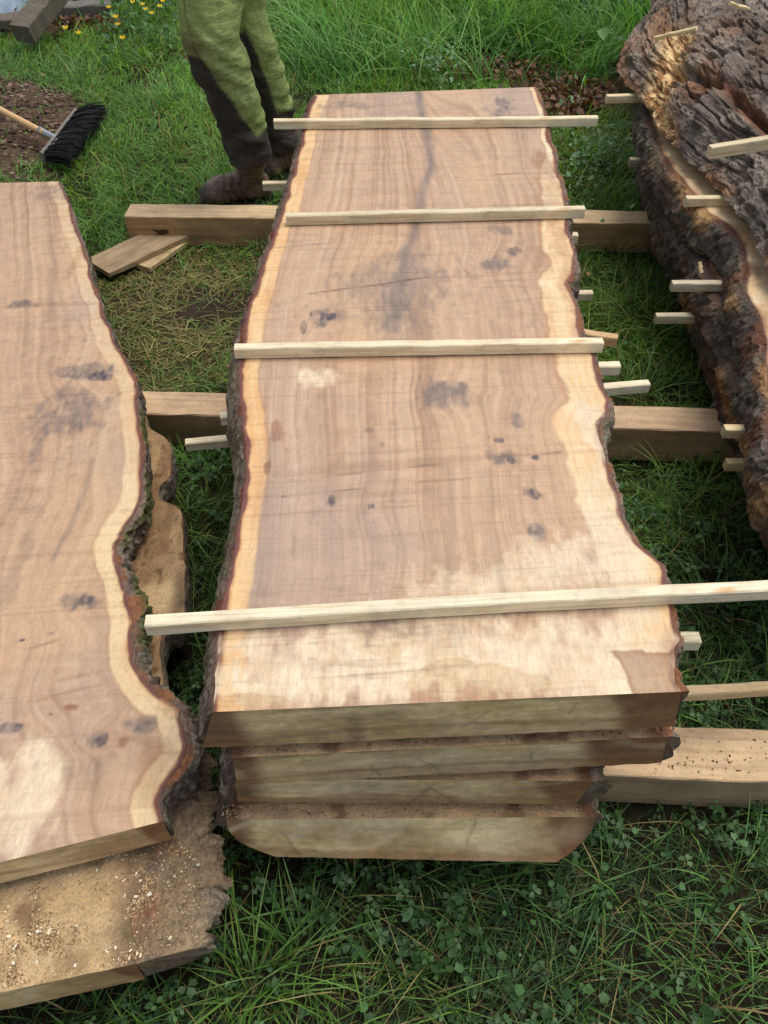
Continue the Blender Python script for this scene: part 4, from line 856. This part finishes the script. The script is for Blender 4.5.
sz_ = .15+.16*f2(uu*5+3, vv_*5, 3)+.06*np.abs(f2(uu*14, vv_*10, 2)-.5)-.25*ss(.1, .22, uu)-.2*ss(-.08, -.15, vv_)
M_SHEET = flat('plastic_sheet', tuple(srgb(150, 166, 186)), .35, .5, .2, 12, .01)
so = mesh('plastic_sheet', np.stack([uu, vv_, sz_-.15], -1).reshape(-1, 3), grid(nn_, nn_), M_SHEET); so.location = (sv[0], sv[1], .12)
sm = so.modifiers.new('t', 'SOLIDIFY'); sm.thickness = .003
tag(so, 'crumpled blue white plastic sheet at the far left corner', 'sheet')
solid('stacked_timber', px(60,-14,.09), px(150,-22,.09), .25, .16, M_DKW, 'dark timber lying behind the grey plank at the top edge', 'timber')

# ------------------------------------------------------------------ soil clods and leaf litter
def stonecloud(name, n, pick, size, cols, label, mt):
    x, y = pick(n); k = len(x); ico = bmesh.new(); bmesh.ops.create_icosphere(ico, subdivisions=1, radius=1)
    B = np.array([v.co[:] for v in ico.verts]); Fc = np.array([[v.index for v in f.verts] for f in ico.faces]); ico.free()
    s = size*(.3+1.5*rng.random(k)**2.5); z = gz(x, y)+s*.25
    J = B[None]*(.65+.7*rng.random((k, len(B), 1)))*np.stack([s, s*(.6+.6*rng.random(k)), s*.6], -1)[:, None, :]+np.stack([x, y, z], -1)[:, None, :]
    T = (np.arange(k)[:, None, None]*len(B)+Fc[None]).reshape(-1, 3)
    cc = np.repeat(np.array(cols)[rng.integers(0, len(cols), k)]*(.7+.5*rng.random(k))[:, None], len(B), 0)
    return tag(mesh(name, J.reshape(-1, 3), None, mt, None, cc, False, T), label, None, None, 'stuff')
def pick_mask(mask, lo, hi):
    def f(n):
        p = np.array(lo)+(np.array(hi)-np.array(lo))*rng.random((n*8, 2)); m = mask(p[:, 0], p[:, 1]) > rng.random(n*8); p = p[m][:n]; return p[:, 0], p[:, 1]
    return f
stonecloud('soil_clods', 8000, pick_mask(soil_mask, (-3.2, 2.9), (-1.2, 4.8)), .008, [srgb(120, 98, 82), srgb(92, 72, 60), srgb(72, 58, 50), srgb(136, 116, 98)], 'crumbly brown clods on the bare soil', attrmat('clod', 80, .004, .95, .3))
def leaves(name, x, y, z, size, cols, label, mt, tilt=.9, lift=0, fold=.25, aspect=.6, lobed=False):
    k = len(x); a = rng.random(k)*6.283; s = size*(.5+rng.random(k)); p = (rng.random(k)-.5)*tilt; r = (rng.random(k)-.5)*tilt
    out = np.array([(0, 0, 0), (.3, .42, 1), (.7, .45, 1), (1, 0, 0), (.7, -.45, 1), (.3, -.42, 1), (.5, 0, -.0)]) if not lobed else np.array([(0, 0, 0), (.35, .6, 1), (.85, .42, 1), (1.02, 0, 0), (.85, -.42, 1), (.35, -.6, 1), (.5, 0, 0)])
    lx = out[None, :, 0]*s[:, None]; ly = out[None, :, 1]*s[:, None]*aspect*2*.75; lz = out[None, :, 2]*s[:, None]*fold*(.3+rng.random((k, 1)))-.35*(out[None, :, 0]**2)*s[:, None]*rng.random((k, 1))
    z3 = lz+lx*np.tan(p)[:, None]+ly*np.tan(r)[:, None]
    P = np.stack([x[:, None]+np.cos(a)[:, None]*lx-np.sin(a)[:, None]*ly, y[:, None]+np.sin(a)[:, None]*lx+np.cos(a)[:, None]*ly, np.maximum(z[:, None]+z3, .002)], -1)
    T0 = np.array([[0, 6, 1], [1, 6, 2], [2, 6, 3], [3, 6, 4], [4, 6, 5], [5, 6, 0]]); T = (np.arange(k)[:, None, None]*7+T0[None]).reshape(-1, 3)
    cc = np.repeat(np.array(cols)[rng.integers(0, len(cols), k)]*(.7+.55*rng.random(k))[:, None], 7, 0)
    return tag(mesh(name, P.reshape(-1, 3), None, mt, None, cc, True, T), label, None, None, 'stuff')
x, y = pick_mask(litter_mask, (-2.6, 2.6), (1.7, 5.6))(3800)
leaves('leaf_litter', x, y, gz(x, y)+.02+.03*rng.random(len(x)), .024, [srgb(120, 80, 52), srgb(92, 62, 42), srgb(140, 104, 72), srgb(70, 50, 38)], 'dry brown leaves on the ground beyond the stack', M_LEAF, 1.4)

# ------------------------------------------------------------------ grass
STK = np.concatenate([L1+C(.10, 0), (R1-C(.10, 0))[::-1]]); STL = np.concatenate([L1L, (R1L-C(.08, 0))[::-1]]); STL2 = np.concatenate([L2L, (R2L-C(.02, 0))[::-1]])
def allowed(x, y):
    m = ~inpoly(x, y, STK) & ~inpoly(x, y, STL) & ~inpoly(x, y, STL2) & ~((x > 1.08) & (y < 4.5) & (y > .75))
    for p, q, w in ((px(124,216,ZB), px(655,224,ZB)+C(.8, 0, 0), .095), (px(140,414,ZB), px(668,430,ZB)+C(1, 0, 0), .095), (px(609,775,ZB)-C(.6, 0, 0), px(768,783,ZB)+C(.9, 0, 0), .105)):
        m &= ~((segdist(x, y-w/2, [p[:2], q[:2]]) < w/2+.004))
    ym = np.abs(y-px(240,200)[1]) < .05
    return m
def in_view(x, y, marg):
    zc = y*math.cos(TH)+H*math.sin(TH); yc = y*math.sin(TH)-H*math.cos(TH)
    return (np.abs(x) < .47*zc+marg) & (zc > .2) & (yc > -.63*zc-marg) & (yc < .63*zc+marg)
def scatter(n, lo, hi, dens, marg=.5):
    p = np.array(lo)+(np.array(hi)-np.array(lo))*rng.random((n, 2)); x, y = p.T
    m = in_view(x, y, marg); x, y = x[m], y[m]; m = allowed(x, y) & (rng.random(len(x)) < dens(x, y)); return x[m], y[m]
G_ = [srgb(116, 158, 66), srgb(96, 140, 58), srgb(136, 172, 82), srgb(82, 124, 58), srgb(112, 156, 86)]
STRAW = [srgb(184, 168, 110), srgb(160, 138, 88), srgb(136, 128, 76)]
def blade_mesh(name, x, y, h, w, lean, ang, col, lev, label, basecol=.75, z=None):
    k = len(x); t = np.linspace(0, 1, lev+1); b = np.stack([np.cos(ang), np.sin(ang)], -1); tw = ang+math.pi/2+(rng.random(k)-.5)*1.6
    s = np.stack([np.cos(tw), np.sin(tw)], -1); zb = gz(x, y)-.004 if z is None else z
    P = np.zeros((k, lev+1, 2, 3)); ca = np.zeros((k, lev+1, 2, 3))
    for q, tq in enumerate(t):
        o = (lean*h*tq**1.7)[:, None]*b; zz = h*(tq*(1-.1*lean)-.42*lean*tq**2.2*np.minimum(lean, 1.3)); ww = w*(1-tq**1.6*.93)/2*(.75 if q == 0 else 1)
        for e, sg in ((0, -1), (1, 1)):
            P[:, q, e, 0] = x+o[:, 0]+sg*s[:, 0]*ww; P[:, q, e, 1] = y+o[:, 1]+sg*s[:, 1]*ww; P[:, q, e, 2] = zb+np.maximum(zz, .001)
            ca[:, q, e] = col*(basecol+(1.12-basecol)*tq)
    nb_ = (lev+1)*2; base = np.arange(k)[:, None, None]*nb_; qd = np.array([[2*q, 2*q+1, 2*q+3, 2*q+2] for q in range(lev)])
    return tag(mesh(name, P.reshape(-1, 3), (base+qd[None]).reshape(-1, 4), M_GRASS, None, ca.reshape(-1, 3)), label, None, None, 'stuff')
def tint(x, y, pal, straw):
    k = len(x); c = np.array(pal)[rng.integers(0, len(pal), k)]*(.75+.5*rng.random(k))[:, None]
    pat = f2(x*2.3, y*2.3+5, 3); c = c*(.66+.8*pat)[:, None]; yel_ = ss(.45, .7, f2(x*1.4+31, y*1.4, 3))[:, None]*.5; c = c*(1-yel_)+c*np.array([1.25, 1.05, .7])*yel_
    st = rng.random(k) < straw; c[st] = np.array(STRAW)[rng.integers(0, 3, st.sum())]*(.6+.5*rng.random(st.sum()))[:, None]; return c
lane = px(180, 310)
def lanem(x, y): return 1-ss(.5, 1.1, np.hypot((x-lane[0])/.42, (y-lane[1])/.55)+.3*(f2(x*5, y*5, 3)-.5))
def bare(x, y): return (1-.96*soil_mask(x, y))*(1-.85*mud_mask(x, y))*(1-.8*litter_mask(x, y))
dn = lambda x, y: bare(x, y)*ss(.12, .5, f2(x*5, y*5, 4))
# lawn
x, y = scatter(300000, (-3.8, .1), (3.6, 6.4), lambda x, y: dn(x, y)*np.clip(1.5-y*.14, .5, 1)*(.3+.7*ss(.7, 1.5, y)), .45)
k = len(x); hh = (.03+.06*rng.random(k)**1.4)*(.6+.9*f2(x*3.1, y*3.1, 3)); ln_ = lanem(x, y); hh = hh*(.7+.75*f2(x*9, y*9, 2))*(1-.35*ln_)
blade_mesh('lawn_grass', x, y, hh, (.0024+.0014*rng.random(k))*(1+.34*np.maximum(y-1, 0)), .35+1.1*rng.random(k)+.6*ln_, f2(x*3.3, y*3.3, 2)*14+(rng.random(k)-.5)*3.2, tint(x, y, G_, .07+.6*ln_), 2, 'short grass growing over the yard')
# the sward close to the camera, its greens darkened to imitate the shade there
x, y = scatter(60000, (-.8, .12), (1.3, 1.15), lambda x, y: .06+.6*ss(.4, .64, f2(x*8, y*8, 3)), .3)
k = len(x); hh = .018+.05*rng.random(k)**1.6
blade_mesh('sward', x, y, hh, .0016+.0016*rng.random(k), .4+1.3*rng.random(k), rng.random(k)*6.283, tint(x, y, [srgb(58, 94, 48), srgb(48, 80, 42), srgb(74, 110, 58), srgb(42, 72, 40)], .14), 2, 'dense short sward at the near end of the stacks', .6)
# longer blades through it
x, y = scatter(26000, (-3.6, .1), (3.6, 6.2), lambda x, y: dn(x, y)*ss(.42, .62, f2(x*2.6+8, y*2.6, 3))*(.25+.75*ss(.6, 1.3, y)), .45)
k = len(x); ln_ = lanem(x, y); hh = (.07+.1*rng.random(k))*(1-.45*ln_)
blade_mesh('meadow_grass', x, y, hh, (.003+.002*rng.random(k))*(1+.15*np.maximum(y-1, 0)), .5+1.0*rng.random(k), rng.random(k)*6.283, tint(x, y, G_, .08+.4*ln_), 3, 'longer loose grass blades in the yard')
# tall grass beyond the stack
def tallm(x, y):
    ix, iy, _ = proj(np.stack([x, y, x*0+.02], -1)); return ss(280, 330, ix+.9*(60-iy)*0)*ss(92, 70, iy+10*(f2(x*4, y*4, 2)-.5)+ss(520, 600, ix)*-8)*(ss(.2, .5, f2(x*4+3, y*4, 3)))*(1-litter_mask(x, y)*.9)
x, y = scatter(60000, (-1.2, 3.0), (3.4, 7.6), lambda x, y: bare(x, y)*tallm(x, y), .6)
cl = rng.random(len(x)); k = len(x); hh = (.16+.26*rng.random(k))*(.7+.6*f2(x*2.4, y*2.4, 2))
ang = f2(x*1.6, y*1.6, 2)*9+(rng.random(k)-.5)*3.4
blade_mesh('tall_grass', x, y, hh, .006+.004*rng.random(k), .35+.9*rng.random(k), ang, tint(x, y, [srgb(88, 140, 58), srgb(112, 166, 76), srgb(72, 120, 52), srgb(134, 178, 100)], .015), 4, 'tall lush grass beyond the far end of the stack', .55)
# clumps close to the camera and in the right lane
cx_, cy_, cn = [], [], []
def clump(pxx, pyy, n, r, hmin, hmax, out):
    c = px(pxx, pyy); a = rng.random(n)*6.283; rr = r*np.sqrt(rng.random(n)); out.append((c[0]+rr*np.cos(a), c[1]+rr*np.sin(a), hmin+(hmax-hmin)*rng.random(n), a+(rng.random(n)-.5)*1.2))
out = []
for q in ((255,985,42,.05,.10,.2), (300,960,40,.06,.08,.16), (20,1030,60,.06,.1,.2), (90,1035,30,.06,.08,.18), (410,1000,20,.05,.08,.15), (560,990,18,.06,.07,.14), (745,900,26,.07,.08,.18), (700,1000,20,.07,.08,.15), (350,890,24,.07,.06,.12), (480,900,24,.08,.06,.12), (620,880,20,.07,.05,.12),
          (640,400,60,.09,.08,.2), (690,440,50,.08,.08,.22), (650,330,60,.1,.08,.2), (620,300,50,.1,.08,.2), (700,520,50,.12,.06,.16), (720,610,40,.1,.06,.16), (620,250,50,.1,.08,.2), (200,600,40,.06,.06,.16), (190,530,40,.06,.06,.16), (190,650,36,.06,.08,.18), (215,470,20,.05,.05,.12),
          (195,245,30,.1,.05,.1), (160,250,20,.1,.04,.1), (250,245,30,.1,.05,.1), (600,215,40,.12,.06,.16), (640,225,30,.08,.06,.16)):
    clump(*q, out)
x, y, hh, ang = (np.concatenate([o[q] for o in out]) for q in range(4)); m = allowed(x, y); x, y, hh, ang = x[m], y[m], hh[m], ang[m]; k = len(x)
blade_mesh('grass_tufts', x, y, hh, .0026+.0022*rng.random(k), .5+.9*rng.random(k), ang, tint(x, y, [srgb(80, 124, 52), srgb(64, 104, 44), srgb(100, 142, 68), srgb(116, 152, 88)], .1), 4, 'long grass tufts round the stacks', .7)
# low leafy weeds
def weedm(x, y):
    ix, iy, _ = proj(np.stack([x, y, x*0], -1))
    return .55*ss(780, 840, iy)*ss(.42, .6, f2(x*8, y*8, 3))*ss(150, 260, ix)+.30*ss(.5, .66, f2(x*5+4, y*5, 3))*(iy > 420)*(ix > 600)+.16*ss(.5, .65, f2(x*3+7, y*3, 3))+.5*((ix < 190) & (iy < 75) & (ix > 95))*ss(.35, .6, f2(x*4, y*4, 2))
x, y = scatter(26000, (-3.5, .1), (3.3, 6.2), lambda x, y: bare(x, y)*weedm(x, y)*(1-.8*lanem(x, y)), .4)
k = len(x); leaves('leafy_weeds', x, y, gz(x, y)+.015+.045*rng.random(k), .011, [srgb(76, 116, 60), srgb(84, 122, 66), srgb(52, 88, 44), srgb(96, 130, 82)], 'small leafy weeds low in the grass', M_LEAF, 1.0, lobed=True)
x, y = scatter(16000, (-1.6, 1.2), (.2, 3.0), lambda x, y: lanem(x, y)*(.15+.85*ss(.4, .6, f2(x*8, y*8, 3))), .3)
k = len(x); blade_mesh('matted_straw', x, y, .03+.07*rng.random(k), .0018+.0024*rng.random(k), 1.4+1.2*rng.random(k), rng.random(k)*6.283, tint(x, y, [srgb(168, 162, 98), srgb(192, 180, 124), srgb(132, 142, 76), srgb(106, 130, 64)], .4), 3, 'matted yellowing grass and straw on the trodden patch between the stacks', .8)
x, y = scatter(9000, (-.8, .12), (1.5, 1.3), lambda x, y: .1+.55*ss(.42, .62, f2(x*5+9, y*5, 3)), .3)
k = len(x); blade_mesh('lying_grass', x, y, .05+.11*rng.random(k), .0015+.0018*rng.random(k), 1.0+1.3*rng.random(k), rng.random(k)*6.283, tint(x, y, [srgb(62, 100, 48), srgb(50, 84, 42), srgb(84, 122, 62), srgb(112, 146, 88)], .14), 4, 'long loose grass lying over at the near end of the stacks', .6)
def trefoil(name, x, y, z, size, cols, label):
    k = len(x); s = size*(.5+.8*rng.random(k)); a0 = rng.random(k)*6.283; tl = (rng.random((k, 2))-.5)*.9
    leaf = np.array([(.08, 0, 0), (.5, .34, .1), (.95, .30, .03), (.84, .02, .0), (1.0, -.28, .03), (.5, -.34, .1)])
    P = []; 
    for j, da in enumerate((-1.5, 0, 1.5)):
        a = a0+da+(rng.random(k)-.5)*.4; sc = s*(1.1 if j == 1 else .9)
        lx, ly = leaf[None, :, 0]*sc[:, None], leaf[None, :, 1]*sc[:, None]
        px_ = np.cos(a)[:, None]*lx-np.sin(a)[:, None]*ly; py_ = np.sin(a)[:, None]*lx+np.cos(a)[:, None]*ly
        pz_ = leaf[None, :, 2]*sc[:, None]*1.4-.25*lx*lx/s[:, None]+px_*tl[:, :1]+py_*tl[:, 1:]
        P.append(np.stack([x[:, None]+px_, y[:, None]+py_, np.maximum(z[:, None]+pz_, .002)], -1))
    P = np.concatenate(P, 1); Q0 = np.array([[0, 1, 2, 3], [0, 3, 4, 5]]); Q0 = np.concatenate([Q0, Q0+6, Q0+12])
    Q = (np.arange(k)[:, None, None]*18+Q0[None]).reshape(-1, 4)
    c = np.array(cols)[rng.integers(0, len(cols), k)]*(.65+.6*rng.random(k))[:, None]
    return tag(mesh(name, P.reshape(-1, 3), Q, M_LEAF, None, np.repeat(c, 18, 0), True), label, None, None, 'stuff')
x, y = scatter(30000, (-.5, .12), (1.5, 1.7), lambda x, y: .12+.88*ss(.44, .6, f2(x*6+2, y*6, 4)), .25)
x, y = x[:1500], y[:1500]; k = len(x)
trefoil('buttercup_leaves', x, y, gz(x, y)+.012+.04*rng.random(k), .0145, [srgb(60, 94, 46), srgb(76, 110, 58), srgb(50, 80, 40), srgb(96, 124, 82), srgb(68, 98, 58)], 'small three lobed leaves low in the grass')
def palem(x, y):
    ix, iy, _ = proj(np.stack([x, y, x*0+.05], -1)); return np.maximum(np.exp(-(((ix-600)/38)**2+((iy-165)/32)**2)), .9*np.exp(-(((ix-440)/22)**2+((iy-72)/10)**2)))*ss(.3, .5, f2(x*7, y*7, 2))
x, y = scatter(30000, (-.5, 2.4), (2.2, 4.8), palem, .4)
k = len(x); leaves('pale_weeds', x, y, gz(x, y)+.03+  .13*rng.random(k), .017, [srgb(122, 150, 104), srgb(92, 134, 84), srgb(130, 166, 124)], 'pale green leafy weeds between the stack and the log', M_LEAF, 1.3)
def hedgem(x, y):
    ix, iy, _ = proj(np.stack([x, y, x*0+.08], -1)); return ss(92, 112, ix)*ss(200, 175, ix)*ss(62, 44, iy+14*(f2(x*5, y*5, 2)-.5))+.35*ss(300, 330, ix)*ss(40, 20, iy)*ss(.45, .6, f2(x*3, y*3, 2))
x, y = scatter(16000, (-2.6, 3.0), (1.6, 6.6), hedgem, .5); x, y = x[:3800], y[:3800]
k = len(x); leaves('tall_weeds', x, y, gz(x, y)+.03+.19*rng.random(k)*(.4+.8*f2(x*6, y*6, 2)), .022, [srgb(78, 118, 58), srgb(64, 102, 50), srgb(94, 134, 70), srgb(54, 88, 46)], 'taller leafy weeds among the grass at the back', M_LEAF, 1.5)
# broad dock leaves at the top edge
x = np.array([px(a, b, .3)[0] for a, b in ((612,10), (622,14), (604,6))]); y = np.array([px(a, b, .3)[1] for a, b in ((612,10), (622,14), (604,6))])
leaves('dock_leaves', x, y, x*0+.2, .055, [srgb(100, 146, 80), srgb(88, 132, 70)], 'broad dock leaves at the top edge beside the log', M_LEAF, .6)
x, y = scatter(3000, (-3, .2), (2.2, 5), lambda x, y: bare(x, y)*.05+.02, .3)
leaves('fallen_leaf_scraps', x, y, gz(x, y)+.03*rng.random(len(x))+.01, .018, [srgb(130, 84, 52), srgb(160, 130, 90), srgb(100, 66, 44)], 'scraps of dead leaf in the grass', M_LEAF, 1.2)

# ------------------------------------------------------------------ buttercups
fl_pts = [(109,8), (116,18), (118,25), (143,5), (146,10), (79,34), (66,29), (123,39), (160,7), (163,2), (152,14), (133,3)]
wh = ['nearest the grey plank', 'upper of a close pair right of the plank', 'lower of a close pair right of the plank', 'upper of two touching near the top edge', 'lower of two touching near the top edge', 'low in the grass under the grey plank', 'orange tinged, leftmost by the dark timber', 'lone one lower down, right of the pair', 'closest to the green trousers', 'at the very top edge by the trousers', 'small one between the touching two and the trousers', 'at the top edge between pair and touching two']
def petal_mesh():
    V = []; Q = []
    for q in range(5):
        a = q*1.2566; ca, sa = math.cos(a), math.sin(a); b = len(V)
        for r, w, z in ((.001, .001, 0), (.009, .006, .003), (.016, .006, .009), (.018, .002, .011)):
            for s in (-1, 1): V.append((ca*r-sa*w*s, sa*r+ca*w*s, z))
        Q += [[b+2*e, b+2*e+1, b+2*e+3, b+2*e+2] for e in range(3)]
    return np.array(V)*.8, np.array(Q)
pv, pq = petal_mesh()
yel = np.tile(srgb(250, 214, 40), (len(pv), 1)); proto_f = None
for (fx, fy), wtxt in zip(fl_pts, wh):
    hgt = .2+.08*rng.random(); p = px(fx, fy, hgt)
    if proto_f is None:
        proto_f = empty('buttercup'); r_ = rod('stem', (0, 0, .002), (.0, .001, .2), .0018, .0013, flat('stem_green', tuple(srgb(84, 124, 56)), bd=0), proto_f, C(0, 0, 0), 5, 4)
        h_ = mesh('flower_head', pv+C(0, 0, .2), pq, M_PETAL, proto_f, yel); o = proto_f
    else:
        o = proto_f.copy(); COL.objects.link(o)
        for ch in (r_, h_): c_ = ch.copy(); COL.objects.link(c_); c_.parent = o
    o.location = (p[0], p[1], 0); o.scale = (1, 1, hgt/.2); o.rotation_euler = (0, 0, rng.random()*6)
    tag(o, 'yellow buttercup in the grass, '+wtxt, 'flower', 'yellow buttercups in the grass')
